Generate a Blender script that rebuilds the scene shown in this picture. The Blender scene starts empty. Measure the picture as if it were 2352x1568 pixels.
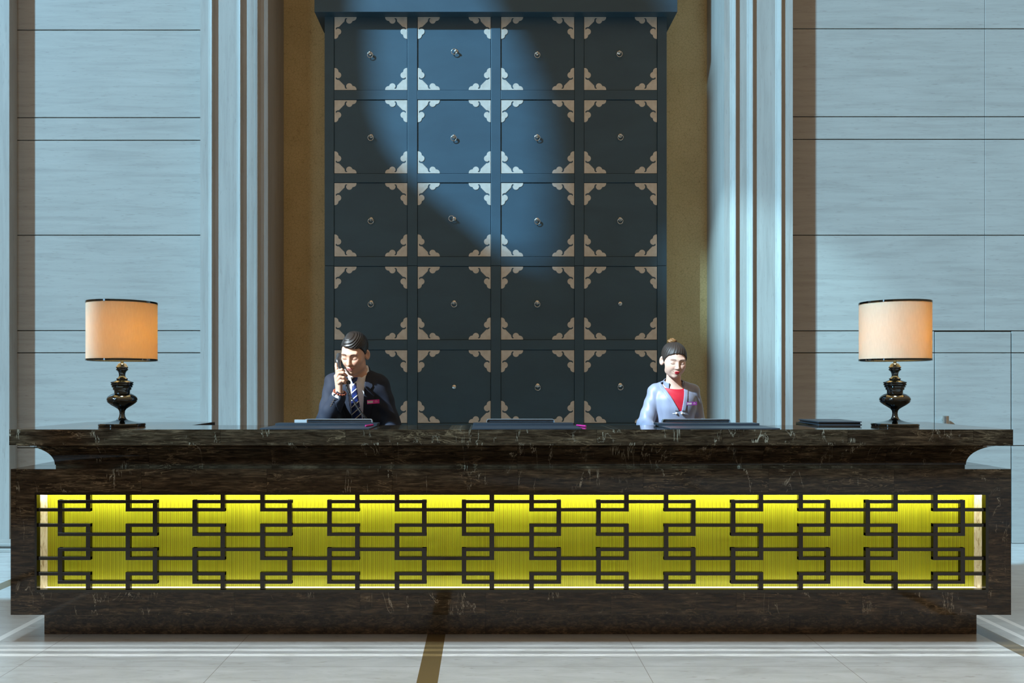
import bpy, bmesh, math, random
import numpy as np
from mathutils import Vector, Matrix, Euler
from mathutils.geometry import tessellate_polygon

random.seed(7)
rng = np.random.default_rng(3)
SC = bpy.context.scene
COL = SC.collection
PI = math.pi
# ------------------------------------------------------------------ camera
F, VX, VY, CZ = 1900.0, 1115.0, 880.0, 1.278       # focal length in px, vanishing point, eye height
D0 = 4.086                                         # distance of the counter front


def X(px, d): return (px - VX) * d / F
def Z(py, d): return CZ - (py - VY) * d / F
def P(px, py, d): return Vector((X(px, d), d, Z(py, d)))


cam_d = bpy.data.cameras.new('camera')
cam = bpy.data.objects.new('camera', cam_d)
COL.objects.link(cam)
cam.location = (0, 0, CZ)
cam.rotation_euler = (PI / 2, 0, 0)
cam_d.sensor_width = 36
cam_d.lens = F / 2352 * 36
cam_d.shift_x = (1176 - VX) / 2352
cam_d.shift_y = (VY - 784) / 2352
cam_d.clip_end = 200
SC.camera = cam
SC.view_settings.view_transform = 'Standard'
SC.view_settings.look = 'None'
SC.view_settings.gamma = 1
SC.view_settings.use_curve_mapping = False
SC.view_settings.exposure = 0.0


# ------------------------------------------------------------------ helpers
def link(o, parent=None):
    COL.objects.link(o)
    if parent is not None:
        o.parent = parent
        o.matrix_parent_inverse = Matrix.Identity(4)
    return o


def tag(o, label=None, cat=None, group=None, kind=None):
    if label: o['label'] = label
    if cat: o['category'] = cat
    if group: o['group'] = group
    if kind: o['kind'] = kind
    return o


def empty(name, loc, rz=0.0):
    o = bpy.data.objects.new(name, None)
    o.location = loc
    o.rotation_euler = (0, 0, rz)
    o.empty_display_size = 0.05
    return link(o)


def off(bm, p):
    """shift a bmesh from world to the local space of a thing standing at p"""
    bmesh.ops.translate(bm, verts=bm.verts, vec=-Vector(p))
    return bm


def build(name, bm, mat, parent=None, smooth=False, auto=None):
    bmesh.ops.recalc_face_normals(bm, faces=bm.faces)
    me = bpy.data.meshes.new(name)
    bm.to_mesh(me)
    bm.free()
    for m in (mat if isinstance(mat, (list, tuple)) else [mat]):
        me.materials.append(m)
    if smooth or auto:
        me.polygons.foreach_set('use_smooth', [True] * len(me.polygons))
        if auto:
            me.set_sharp_from_angle(angle=math.radians(auto))
    return link(bpy.data.objects.new(name, me), parent)


def box(bm, x0, x1, y0, y1, z0, z1, bev=0.0, mi=0):
    vs = [bm.verts.new(c) for c in ((x0, y0, z0), (x1, y0, z0), (x1, y1, z0), (x0, y1, z0),
                                    (x0, y0, z1), (x1, y0, z1), (x1, y1, z1), (x0, y1, z1))]
    fs = [bm.faces.new([vs[i] for i in q]) for q in
          ((0, 3, 2, 1), (4, 5, 6, 7), (0, 1, 5, 4), (1, 2, 6, 5), (2, 3, 7, 6), (3, 0, 4, 7))]
    for f in fs: f.material_index = mi
    if bev > 0:
        es = list({e for f in fs for e in f.edges})
        bmesh.ops.bevel(bm, geom=es, offset=bev, segments=2, affect='EDGES', profile=0.5)
    return bm


def BM(): return bmesh.new()


def abox(*a, **k): return box(BM(), *a, **k)


def lathe(prof, seg=48, bm=None, c=(0, 0, 0)):
    bm = bm or BM()
    rings = []
    for r, z in prof:
        if r < 1e-6:
            rings.append([bm.verts.new((c[0], c[1], c[2] + z))])
        else:
            rings.append([bm.verts.new((c[0] + r * math.cos(2 * PI * i / seg), c[1] + r * math.sin(2 * PI * i / seg),
                                        c[2] + z)) for i in range(seg)])
    for a, b in zip(rings[:-1], rings[1:]):
        for i in range(seg):
            j = (i + 1) % seg
            if len(a) == 1 and len(b) == 1: continue
            if len(a) == 1: bm.faces.new((a[0], b[j], b[i]))
            elif len(b) == 1: bm.faces.new((a[i], a[j], b[0]))
            else: bm.faces.new((a[i], a[j], b[j], b[i]))
    return bm


def tube(pts, r, seg=8, bm=None, closed=False, caps=True):
    bm = bm or BM()
    pts = [Vector(p) for p in pts]
    n = len(pts)
    rings = []
    prev = None
    for i, p in enumerate(pts):
        if closed:
            t = (pts[(i + 1) % n] - pts[i - 1]).normalized()
        else:
            t = (pts[min(i + 1, n - 1)] - pts[max(i - 1, 0)]).normalized()
        if prev is None:
            a = t.orthogonal().normalized()
        else:
            a = (prev - t * prev.dot(t)).normalized()
        prev = a
        b = t.cross(a)
        rr = r[i] if isinstance(r, (list, tuple)) else r
        rings.append([bm.verts.new(p + (a * math.cos(2 * PI * k / seg) + b * math.sin(2 * PI * k / seg)) * rr)
                      for k in range(seg)])
    for i in range(n if closed else n - 1):
        A, B = rings[i], rings[(i + 1) % n]
        for k in range(seg):
            l = (k + 1) % seg
            bm.faces.new((A[k], A[l], B[l], B[k]))
    if caps and not closed:
        bm.faces.new(rings[0][::-1])
        bm.faces.new(rings[-1])
    return bm


def prism(loops, y0, y1, bm=None, axis='y', mi=0):
    """extrude a polygon with holes; loops are (u, v) lists; axis y: (u, y, v), x: (x, u, v), z: (u, v, z)"""
    bm = bm or BM()

    def pt(u, v, t):
        return (u, t, v) if axis == 'y' else (t, u, v) if axis == 'x' else (u, v, t)
    flat = [p for l in loops for p in l]
    tris = tessellate_polygon([[Vector((u, v, 0)) for u, v in l] for l in loops])
    A = [bm.verts.new(pt(u, v, y0)) for u, v in flat]
    B = [bm.verts.new(pt(u, v, y1)) for u, v in flat]
    for t in tris:
        try:
            bm.faces.new([A[i] for i in t]).material_index = mi
            bm.faces.new([B[i] for i in reversed(t)]).material_index = mi
        except ValueError:
            pass
    k = 0
    for l in loops:
        n = len(l)
        for i in range(n):
            a, b = k + i, k + (i + 1) % n
            bm.faces.new((A[a], A[b], B[b], B[a])).material_index = mi
        k += n
    return bm


def copy_tree(o, parent=None):
    c = o.copy()
    COL.objects.link(c)
    if parent is not None: c.parent = parent
    for ch in list(o.children):
        copy_tree(ch, c)
    return c


# ------------------------------------------------------------------ materials
class NT:
    def __init__(s, name):
        s.m = bpy.data.materials.new(name)
        s.m.use_nodes = True
        s.t = s.m.node_tree
        s.b = s.t.nodes['Principled BSDF']
        s.out = s.t.nodes['Material Output']

    def n(s, typ, **kw):
        nd = s.t.nodes.new(typ)
        for k, v in kw.items(): setattr(nd, k, v)
        return nd

    def l(s, a, b): s.t.links.new(a, b)

    def setv(s, sock, v):
        if hasattr(v, 'is_output'): s.l(v, sock)
        else: sock.default_value = v

    def math(s, op, a, b=None, c=None, clamp=False):
        nd = s.n('ShaderNodeMath', operation=op, use_clamp=clamp)
        for i, v in enumerate((a, b, c)):
            if v is not None: s.setv(nd.inputs[i], v)
        return nd.outputs[0]

    def coord(s, scale=(1, 1, 1), rot=(0, 0, 0), loc=(0, 0, 0), world=True):
        if world:
            src = s.n('ShaderNodeNewGeometry').outputs['Position']
        else:
            src = s.n('ShaderNodeTexCoord').outputs['Object']
        mp = s.n('ShaderNodeMapping')
        s.l(src, mp.inputs['Vector'])
        mp.inputs['Scale'].default_value = scale
        mp.inputs['Rotation'].default_value = rot
        mp.inputs['Location'].default_value = loc
        return mp.outputs['Vector']

    def noise(s, vec, scale, detail=4, rough=0.55, dist=0.0):
        nd = s.n('ShaderNodeTexNoise')
        s.l(vec, nd.inputs['Vector'])
        nd.inputs['Scale'].default_value = scale
        nd.inputs['Detail'].default_value = detail
        nd.inputs['Roughness'].default_value = rough
        nd.inputs['Distortion'].default_value = dist
        return nd.outputs['Fac']

    def ramp(s, fac, stops, interp='LINEAR'):
        nd = s.n('ShaderNodeValToRGB')
        cr = nd.color_ramp
        cr.interpolation = interp
        while len(cr.elements) < len(stops): cr.elements.new(0.5)
        for e, (p, c) in zip(cr.elements, stops):
            e.position = p
            e.color = (*c, 1) if len(c) == 3 else c
        s.l(fac, nd.inputs['Fac'])
        return nd.outputs['Color']

    def mix(s, fac, a, b, mode='MIX'):
        nd = s.n('ShaderNodeMix', data_type='RGBA', blend_type=mode)
        s.setv(nd.inputs['Factor'], fac)
        for k, v in (('A', a), ('B', b)):
            sock = [i for i in nd.inputs if i.name == k and i.type == 'RGBA'][0]
            s.setv(sock, v if hasattr(v, 'is_output') else (*v, 1))
        return [o for o in nd.outputs if o.type == 'RGBA'][0]

    def bump(s, h, strength=0.2, dist=0.002):
        nd = s.n('ShaderNodeBump')
        nd.inputs['Strength'].default_value = strength
        nd.inputs['Distance'].default_value = dist
        s.l(h, nd.inputs['Height'])
        s.l(nd.outputs['Normal'], s.b.inputs['Normal'])

    def p(s, **kw):
        for k, v in kw.items():
            sock = s.b.inputs[{'base': 'Base Color', 'rough': 'Roughness', 'metal': 'Metallic', 'spec': 'Specular IOR Level',
                               'coat': 'Coat Weight', 'coat_r': 'Coat Roughness', 'sheen': 'Sheen Weight', 'ior': 'IOR',
                               'em': 'Emission Color', 'ems': 'Emission Strength', 'sss': 'Subsurface Weight',
                               'aniso': 'Anisotropic'}[k]]
            if isinstance(v, tuple) and len(v) == 3: v = (*v, 1)
            s.setv(sock, v)
        return s.m


def simple(name, base, rough=0.5, metal=0.0, **kw):
    t = NT(name)
    v = t.coord()
    n = t.noise(v, 60, 2)
    c = t.mix(n, tuple(b * 0.92 for b in base), tuple(min(1, b * 1.08) for b in base))
    return t.p(base=c, rough=rough, metal=metal, **kw)


def mat_stone(name, vertical=False):
    t = NT(name)
    sc = (9, 9, 0.55) if vertical else (0.55, 0.55, 8)
    v = t.coord(sc, rot=(0, 0.02 if vertical else 0.06, 0))
    a = t.noise(v, 3.0, 6, 0.6, 0.6)
    v2 = t.coord((60, 60, 5) if vertical else (6.5, 6.5, 80), rot=(0, 0.02 if vertical else 0.07, 0))
    b = t.noise(v2, 2.0, 3, 0.55, 0.3)
    v3 = t.coord((1, 1, 1))
    c3 = t.noise(v3, 1.3, 3)
    col = t.ramp(a, [(0.28, (0.335, 0.316, 0.288)), (0.5, (0.386, 0.367, 0.335)), (0.75, (0.423, 0.405, 0.372))])
    dark = t.ramp(b, [(0.0, (0.62, 0.60, 0.58)), (0.30, (0.80, 0.79, 0.78)), (0.39, (1, 1, 1))])
    col = t.mix(0.9, col, dark, 'MULTIPLY')
    big = t.ramp(c3, [(0.3, (0.93, 0.93, 0.93)), (0.7, (1.0, 1.0, 1.0))])
    col = t.mix(1.0, col, big, 'MULTIPLY')
    return t.p(base=col, rough=0.42, spec=0.35)


def mat_marble(name, tile=0.62, plinth=False):
    t = NT(name)
    pos = t.n('ShaderNodeNewGeometry').outputs['Position']
    sep = t.n('ShaderNodeSeparateXYZ')
    t.l(pos, sep.inputs[0])
    # every slab is cut from another place of the block
    row = t.math('FLOOR', t.math('DIVIDE', t.math('ADD', sep.outputs['Z'], 0.11), 0.365))
    xs = t.math('ADD', sep.outputs['X'], t.math('MULTIPLY', row, 0.23))
    idx = t.math('ADD', t.math('FLOOR', t.math('DIVIDE', xs, tile)), t.math('MULTIPLY', row, 5.0))
    fx = t.math('FRACT', t.math('DIVIDE', xs, tile))
    comb = t.n('ShaderNodeCombineXYZ')
    t.l(sep.outputs['X'], comb.inputs[0])
    t.l(t.math('MULTIPLY', idx, 3.71), comb.inputs[1])
    t.l(t.math('ADD', sep.outputs['Z'], t.math('MULTIPLY', idx, 1.37)), comb.inputs[2])

    def mp(scale, rot=(0, 0, 0)):
        m = t.n('ShaderNodeMapping')
        t.l(comb.outputs[0], m.inputs['Vector'])
        m.inputs['Scale'].default_value = scale
        m.inputs['Rotation'].default_value = rot
        return m.outputs['Vector']
    if plinth:
        a = t.noise(mp((13, 13, 30), (0, 0.5, 0)), 1.6, 7, 0.66, 1.2)
        b = t.noise(mp((24, 24, 46), (0, 0.5, 0)), 1.5, 5, 0.62, 0.8)
    else:
        a = t.noise(mp((2.6, 2.6, 22), (0, 0.03, 0)), 1.7, 8, 0.66, 1.1)
        b = t.noise(mp((7, 7, 62), (0, -0.03, 0)), 1.6, 6, 0.62, 0.9)
    col = t.ramp(a, [(0.25, (0.008, 0.005, 0.0028)), (0.45, (0.025, 0.0155, 0.009)), (0.60, (0.050, 0.034, 0.020)),
                     (0.78, (0.14, 0.097, 0.060))])
    streak = t.ramp(b, [(0.35, (0.35, 0.33, 0.3)), (0.5, (0.9, 0.9, 0.9)), (0.64, (1.7, 1.6, 1.5))])
    col = t.mix(1.0, col, streak, 'MULTIPLY')
    if plinth:
        col = t.mix(1.0, col, (1.7, 1.7, 1.75), 'MULTIPLY')
    # thin pale veins: horizontal wandering ones and short upright cracks
    w1 = t.noise(mp((2.2, 2.2, 17), (0, 0.04, 0)), 1.4, 5, 0.62, 1.2)
    v1 = t.math('ABSOLUTE', t.math('SUBTRACT', w1, 0.5))
    w2 = t.noise(mp((6.5, 6.5, 1.5), (0, 0.2, 0)), 1.2, 6, 0.6, 0.8)
    v2 = t.math('ABSOLUTE', t.math('SUBTRACT', w2, 0.5))
    msk = t.noise(mp((3, 3, 4)), 1.5, 2)
    m1 = t.ramp(v1, [(0.0, (1, 1, 1)), (0.016, (0, 0, 0))])
    m2 = t.ramp(v2, [(0.0, (1, 1, 1)), (0.005, (0, 0, 0))])
    mm = t.ramp(msk, [(0.47, (0, 0, 0)), (0.62, (1, 1, 1))])
    mm2 = t.ramp(t.noise(mp((2.3, 2.3, 3.1), (0.4, 0, 0)), 2.4, 2), [(0.52, (0, 0, 0)), (0.60, (1, 1, 1))])
    k1 = t.mix(1.0, m1, mm, 'MULTIPLY')
    k2 = t.mix(1.0, m2, mm2, 'MULTIPLY')
    col = t.mix(k1, col, (0.19, 0.125, 0.07))
    if not plinth:
        col = t.mix(k2, col, (0.36, 0.30, 0.22))
    seam = t.ramp(t.math('ABSOLUTE', t.math('SUBTRACT', fx, 0.5)), [(0.4975, (1, 1, 1)), (0.499, (0.4, 0.4, 0.4))])
    col = t.mix(1.0, col, seam, 'MULTIPLY')
    return t.p(base=col, rough=0.3 if plinth else 0.06, spec=0.4)


def mat_floor():
    t = NT('pale polished floor stone')
    pos = t.n('ShaderNodeNewGeometry').outputs['Position']
    sep = t.n('ShaderNodeSeparateXYZ')
    t.l(pos, sep.inputs[0])
    x, y = sep.outputs['X'], sep.outputs['Y']
    v = t.coord((1.3, 5, 1), rot=(0, 0, 0.3))
    a = t.noise(v, 2.2, 7, 0.62, 0.7)
    col = t.ramp(a, [(0.25, (0.42, 0.405, 0.37)), (0.5, (0.52, 0.505, 0.475)), (0.72, (0.585, 0.575, 0.55))])
    sp = t.noise(t.coord((2, 9, 1), rot=(0, 0, 0.5)), 5, 3, 0.6)
    spm = t.ramp(sp, [(0.30, (0.72, 0.70, 0.66)), (0.38, (1, 1, 1))])
    col = t.mix(0.8, col, spm, 'MULTIPLY')

    def band(val, c, w):
        return t.math('LESS_THAN', t.math('ABSOLUTE', t.math('SUBTRACT', val, c)), w)
    # joints of the big tiles
    for c in (-2.112, -1.203, 0.716, 1.628):
        col = t.mix(band(x, c, 0.0016), col, (0.31, 0.285, 0.25))
    for c in (2.82, 3.736, 4.65, 5.57):
        col = t.mix(band(y, c, 0.002), col, (0.38, 0.36, 0.325))
    # brown inlay bands ; the pale lines are light streaks painted into the colour
    for c, w in ((-0.2495, 0.0455), (2.563, 0.047), (-3.05, 0.05)):
        col = t.mix(band(x, c, w), col, (0.17, 0.115, 0.05))
    for c, w in ((-2.43, 0.02), (2.70, 0.017), (2.81, 0.017)):
        col = t.mix(band(x, c, w), col, (0.85, 0.84, 0.8))
    return t.p(base=col, rough=0.22, spec=0.5)


def mat_wallpaper():
    t = NT('golden crackle wallpaper')
    v = t.coord((1, 1, 1))
    dn = t.n('ShaderNodeTexNoise')
    t.l(v, dn.inputs['Vector'])
    dn.inputs['Scale'].default_value = 26
    vm = t.n('ShaderNodeVectorMath', operation='MULTIPLY_ADD')
    t.l(dn.outputs['Color'], vm.inputs[0])
    vm.inputs[1].default_value = (0.03, 0.03, 0.03)
    t.l(v, vm.inputs[2])
    vo = t.n('ShaderNodeTexVoronoi', feature='DISTANCE_TO_EDGE')
    t.l(vm.outputs[0], vo.inputs['Vector'])
    vo.inputs['Scale'].default_value = 40
    edge = t.ramp(vo.outputs['Distance'], [(0.0, (0.68, 0.65, 0.60)), (0.05, (1, 1, 1))])
    n = t.noise(v, 3, 3)
    col = t.ramp(n, [(0.3, (0.58, 0.43, 0.20)), (0.7, (0.68, 0.51, 0.25))])
    col = t.mix(1.0, col, edge, 'MULTIPLY')
    return t.p(base=col, rough=0.45, spec=0.3)


def mat_lacquer():
    t = NT('navy black lacquer')
    v = t.coord((0.7, 0.7, 1.6))
    n = t.noise(v, 2.6, 5, 0.6, 0.5)
    col = t.ramp(n, [(0.3, (0.024, 0.066, 0.100)), (0.7, (0.033, 0.086, 0.126))])
    return t.p(base=col, rough=0.55, spec=0.5, ior=1.62)


def mat_plate():
    t = NT('brushed nickel silver')
    n = t.noise(t.coord(), 22, 4)
    col = t.ramp(n, [(0.3, (0.60, 0.565, 0.50)), (0.7, (0.72, 0.69, 0.63))])
    return t.p(base=col, rough=0.42, metal=0.2)


def mat_ribs():
    t = NT('yellow green ribbed glass')
    pos = t.n('ShaderNodeNewGeometry').outputs['Position']
    sep = t.n('ShaderNodeSeparateXYZ')
    t.l(pos, sep.inputs[0])
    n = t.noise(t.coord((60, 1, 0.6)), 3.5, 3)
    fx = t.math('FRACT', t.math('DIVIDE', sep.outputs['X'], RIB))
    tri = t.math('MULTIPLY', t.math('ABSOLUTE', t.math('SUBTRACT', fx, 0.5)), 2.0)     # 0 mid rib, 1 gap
    col = t.ramp(tri, [(0.0, (0.72, 0.77, 0.035)), (0.5, (0.57, 0.61, 0.016)), (0.75, (0.21, 0.21, 0.004)), (1.0, (0.12, 0.115, 0.003))])  # gaps painted dark, standing for the shade between the ribs
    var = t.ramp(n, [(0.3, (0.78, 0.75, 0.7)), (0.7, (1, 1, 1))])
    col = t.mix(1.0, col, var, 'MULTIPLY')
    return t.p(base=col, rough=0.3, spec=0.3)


RIB = 0.00495
M = {}
M['stone'] = mat_stone('pale banded stone')
M['stone_v'] = mat_stone('pale banded stone upright', True)
M['marble'] = mat_marble('dark brown veined marble')
M['marble_plinth'] = mat_marble('dark brown mottled marble', 1.55, True)
M['floor'] = mat_floor()
M['paper'] = mat_wallpaper()
M['lacquer'] = mat_lacquer()
M['plate'] = mat_plate()
M['ribs'] = mat_ribs()
M['gunmetal'] = simple('polished gunmetal', (0.06, 0.055, 0.05), 0.14, 1.0)
M['black_chrome'] = simple('black chrome', (0.10, 0.115, 0.125), 0.06, 1.0)
M['chrome'] = simple('bright nickel', (0.72, 0.70, 0.66), 0.22, 1.0)
M['groove'] = simple('dark joint', (0.06, 0.05, 0.04), 0.8)
M['sill'] = simple('white ledge with added glow', (0.8, 0.79, 0.75), 0.4, em=(1.0, 0.96, 0.86), ems=1.1)  # emission added so the ledge looks bright white
M['leather'] = simple('dark blue grey leather', (0.030, 0.036, 0.046), 0.42)
M['black'] = simple('black plastic', (0.012, 0.012, 0.014), 0.35)
M['handset'] = simple('charcoal telephone plastic', (0.02, 0.021, 0.023), 0.3)
M['silver'] = simple('silver aluminium', (0.62, 0.64, 0.66), 0.3, 0.7)
M['screen_back'] = simple('slate blue casing', (0.10, 0.13, 0.17), 0.35)
M['pink'] = simple('pink plastic', (0.62, 0.03, 0.22), 0.35)
M['white'] = simple('white card', (0.56, 0.53, 0.52), 0.6)
M['suit'] = simple('navy black suit wool', (0.005, 0.0105, 0.026), 0.8)
M['shirt'] = simple('white shirt cotton', (0.78, 0.78, 0.8), 0.8)
M['hair_m'] = simple('black hair', (0.013, 0.010, 0.009), 0.42)
M['hair_w'] = simple('dark brown hair', (0.030, 0.022, 0.018), 0.55)
M['bun'] = simple('golden brown hair', (0.20, 0.10, 0.035), 0.5)
M['bead'] = simple('red brown wooden beads', (0.23, 0.05, 0.02), 0.3)
M['red'] = simple('crimson satin', (0.50, 0.012, 0.03), 0.5)
M['pearl'] = simple('pearl', (0.85, 0.80, 0.74), 0.2)
M['trim_brown'] = simple('dark brown piping', (0.05, 0.025, 0.02), 0.6)


def mat_jacket_w():
    t = NT('blue grey satin')
    n = t.noise(t.coord((6, 6, 1.5)), 3, 3)
    col = t.ramp(n, [(0.3, (0.215, 0.235, 0.32)), (0.7, (0.28, 0.31, 0.41))])
    return t.p(base=col, rough=0.42, sheen=0.2)


def mat_tie():
    t = NT('striped silk tie')
    pos = t.n('ShaderNodeNewGeometry').outputs['Position']
    sep = t.n('ShaderNodeSeparateXYZ')
    t.l(pos, sep.inputs[0])
    u = t.math('ADD', t.math('MULTIPLY', sep.outputs['Z'], 0.76), t.math('MULTIPLY', sep.outputs['X'], -0.65))
    fr = t.math('FRACT', t.math('DIVIDE', u, 0.031))
    col = t.ramp(fr, [(0.0, (0.75, 0.75, 0.72)), (0.16, (0.012, 0.03, 0.16)), (0.52, (0.012, 0.03, 0.16)), (0.58, (0.006, 0.012, 0.07)), (0.9, (0.006, 0.012, 0.07))], 'CONSTANT')
    return t.p(base=col, rough=0.4)


def mat_skin(name):
    t = NT(name)
    a = t.n('ShaderNodeVertexColor')
    a.layer_name = 'skin'
    return t.p(base=a.outputs['Color'], rough=0.5, spec=0.3)


def mat_shade():
    t = NT('cream silk lamp shade')
    n = t.noise(t.coord((40, 40, 6), world=False), 5, 4, 0.6)
    col = t.ramp(n, [(0.3, (0.72, 0.64, 0.50)), (0.7, (0.82, 0.74, 0.59))])
    t.p(base=col, rough=0.55, spec=0.45)
    tr = t.n('ShaderNodeBsdfTranslucent')
    tr.inputs['Color'].default_value = (0.75, 0.53, 0.14, 1)
    mx = t.n('ShaderNodeMixShader')
    mx.inputs[0].default_value = 0.42
    t.l(t.b.outputs[0], mx.inputs[1])
    t.l(tr.outputs[0], mx.inputs[2])
    t.l(mx.outputs[0], t.out.inputs['Surface'])
    return t.m


def mat_emit(name, col, strength):
    t = NT(name)
    return t.p(base=(0.8, 0.8, 0.8), em=col, ems=strength)


M['jacket_w'] = mat_jacket_w()
M['tie'] = mat_tie()
M['skin'] = mat_skin('skin')
M['shade'] = mat_shade()
M['bulb'] = mat_emit('lit bulb', (1.0, 0.66, 0.32), 30)
M['led'] = mat_emit('led strip', (1.0, 0.95, 0.78), 62)
M['low_glow'] = mat_emit('added low glow', (1.0, 0.95, 0.8), 6)

# ------------------------------------------------------------------ the room
DW, DC, DN = 6.60, 6.40, 6.90            # panel wall, casing front, niche back
DCAB, DCAN, DPIL = 6.59, 6.505, 6.49     # cabinet front, canopy front, pillar front
TOP = 5.4

o = build('floor', abox(-5.2, 7.5, -3, 7.4, -0.1, 0), M['floor'])
tag(o, kind='structure')


def panel_wall(name, x0, x1, rows, cols=None, door=None):
    """stone slabs with open joints before a dark backing; rows are z heights of the joints"""
    bm = BM()
    g = 0.0035
    box(bm, x0, x1, DW + 0.012, DW + 0.25, 0, TOP, mi=1)
    zs = [0] + sorted(rows) + [TOP]
    for a, b in zip(zs[:-1], zs[1:]):
        xs = [x0] + [c for c, za, zb in (cols or []) if a >= za - 0.01 and b <= zb + 0.01] + [x1]
        xs = sorted(xs)
        for u, v in zip(xs[:-1], xs[1:]):
            if door and b <= door[2] + 0.01 and u >= door[0] - 0.01 and v <= door[1] + 0.01:
                continue
            box(bm, u + (g * 0.5 if u > x0 else 0), v - (g * 0.5 if v < x1 else 0), DW, DW + 0.02, a + g, b - g, bev=0.0015)
    o = build(name, bm, [M['stone'], M['groove']])
    return tag(o, kind='structure')


rowsL = [Z(y, DW) for y in (69, 270, 322, 540, 759, 810, 1028)]
panel_wall('wall_left', X(-60, DW), X(470, DW), rowsL)
rowsR = [Z(y, DW) for y in (66, 268, 320, 540, 759.5, 810, 1023)]
dx0, dx1, dz = X(2146, DW), X(2324, DW), Z(759.5, DW)
panel_wall('wall_right', X(1810, DW), X(2700, DW), rowsR,
           [(X(2262, DW), dz, 9), (dx0, 0, dz), (dx1, 0, dz)], (dx0, dx1, dz))
# hidden stone door in the right wall
bm = BM()
g = 0.006
zz = [0.01] + sorted(r for r in rowsR if r < dz - 0.01) + [dz - g]
for a, b in zip(zz[:-1], zz[1:]):
    box(bm, dx0 + g, dx1 - g * 1.6, DW - 0.002, DW + 0.011, a + 0.003, b - 0.003, bev=0.0015)
door = build('door_1', bm, M['stone'])
tag(door, kind='structure')
bm = BM()
hx = X(2173.5, DW - 0.06)
tube([(hx, DW - 0.055, Z(954.5, DW - 0.055) - k) for k in (0, 0.002, 0.20, 0.202)], [0.019, 0.0225, 0.0225, 0.019], 20, bm)
for k in (0.03, 0.17):
    tube([(hx, DW - 0.05, Z(954.5, DW - 0.05) - k), (hx, DW - 0.002, Z(954.5, DW - 0.05) - k)], 0.008, 10, bm)
tag(build('door_handle', bm, M['chrome'], door, auto=40), 'chrome cylinder handle')

# left pillar at the edge of the frame with its low step
bm = BM()
xe = X(22, DPIL)
box(bm, X(-400, DPIL), xe, DPIL, DW, 0, TOP, bev=0.004)
tag(build('trim_3', bm, M['stone_v']), kind='structure')
bm = BM()
box(bm, X(-400, 6.25), X(30, 6.25), 6.25, DPIL, 0, 0.028, bev=0.004)
box(bm, X(-400, 6.25), X(30, 6.25), 6.30, DPIL, 0.034, 0.058, bev=0.004)
box(bm, X(-400, 6.25), X(30, 6.25), 6.262, DPIL, 0.026, 0.036, mi=1)
tag(build('baseboard_left', bm, [M['stone'], M['groove']]), kind='structure')


def casing(name, flip, xout, xin, ridges):
    """moulded stone surround; the profile runs in plan from the outer wall to the niche"""
    prof = []          # (x, y) left to right
    for x, kind in ridges:
        if kind == 'r':            # ridge: slope towards the left, short drop to the right
            prof += [(x - 0.036, DC), (x - 0.030, DC - 0.006), (x - 0.027, DC - 0.006), (x - 0.008, DC - 0.029), (x, DC - 0.032),
                     (x + 0.004, DC - 0.028), (x + 0.005, DC - 0.016), (x + 0.010, DC - 0.012), (x + 0.012, DC - 0.004), (x + 0.016, DC)]
        else:
            prof.append((x, DC))
    if flip:
        loop = [(xin, DN + 0.05)] + prof + [(xout, DW + 0.1), (xout, DN + 0.05)]
    else:
        loop = [(xout, DN + 0.05)] + prof + [(xin, DN + 0.05)]
    bm = prism([loop], 0, TOP, axis='z')
    return tag(build(name, bm, M['stone_v'], auto=22), kind='structure')


xl = X(460, DC)
casing('trim_1', False, xl, X(615.5, DC), [(xl, 'f'), (X(489.5, DC), 'r'), (X(554.5, DC), 'r'), (X(594, DC), 'r'), (X(615.5, DC), 'f')])
xi = X(1663.5, DC)
casing('trim_2', True, X(1821, DC), xi, [(xi, 'f'), (X(1687, DC), 'r'), (X(1726, DC), 'r'), (X(1791.5, DC), 'r'), (X(1821, DC), 'f')])
tag(build('wall_back', abox(X(600, DC), X(1680, DC), DN, DN + 0.2, 0, TOP), M['paper']), kind='structure')

# ------------------------------------------------------------------ the tall cabinet
def cx(px): return X(px, DCAB)
def cz(py): return Z(py, DCAB)


cab_org = (cx(1138), DCAB + 0.15, 0)
cab = empty('apothecary_cabinet', cab_org)
tag(cab, 'towering navy black cabinet of square drawers with silver corner plates and ring pulls', 'cabinet')


def cpart(name, bm, mat, parent=None, **k):
    return build(name, off(bm, cab_org), mat, parent or cab, **k)


cell = 0.6
X0, X1 = cx(745.5), cx(1531.5)
cols = [(767, 936), (958.5, 1128), (1150, 1320), (1341, 1510)]
rows = [(37, 207), (228.5, 398.5), (419, 589.5), (611, 780.5), (803, 972)]
yb = DCAB
bm = BM()
box(bm, X0, X1, yb + 0.02, DN - 0.002, 0, TOP - 0.1)
cpart('carcass', bm, M['lacquer'])
# uprights run the full height, rails fit between them
edges = [(745.5, 767)] + [(cols[i][1], cols[i + 1][0]) for i in range(3)] + [(1510, 1531.5)]
for i, (a, b) in enumerate(edges):
    bm = BM()
    box(bm, cx(a), cx(b), yb, yb + 0.022, cz(609.6), TOP - 0.1, bev=0.0025)
    box(bm, cx(a), cx(b), yb, yb + 0.022, 0.02, cz(610.4), bev=0.0025)
    cpart('stile', bm, M['lacquer'])
rails = [(rows[i][1], rows[i + 1][0]) for i in range(4)] + [(972, 994)]
for a, b in rails:
    for c0, c1 in cols:
        bm = BM()
        box(bm, cx(c0) + 0.001, cx(c1) - 0.001, yb + 0.001, yb + 0.022, cz(b), cz(a), bev=0.0025)
        cpart('rail', bm, M['lacquer'])
for c0, c1 in cols:
    cpart('fascia', abox(cx(c0) + 0.001, cx(c1) - 0.001, yb + 0.001, yb + 0.022, cz(37), TOP - 0.1), M['lacquer'])
    cpart('kick_board', abox(cx(c0) + 0.001, cx(c1) - 0.001, yb + 0.006, yb + 0.022, 0.02, cz(994) - 0.002), M['lacquer'])
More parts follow.
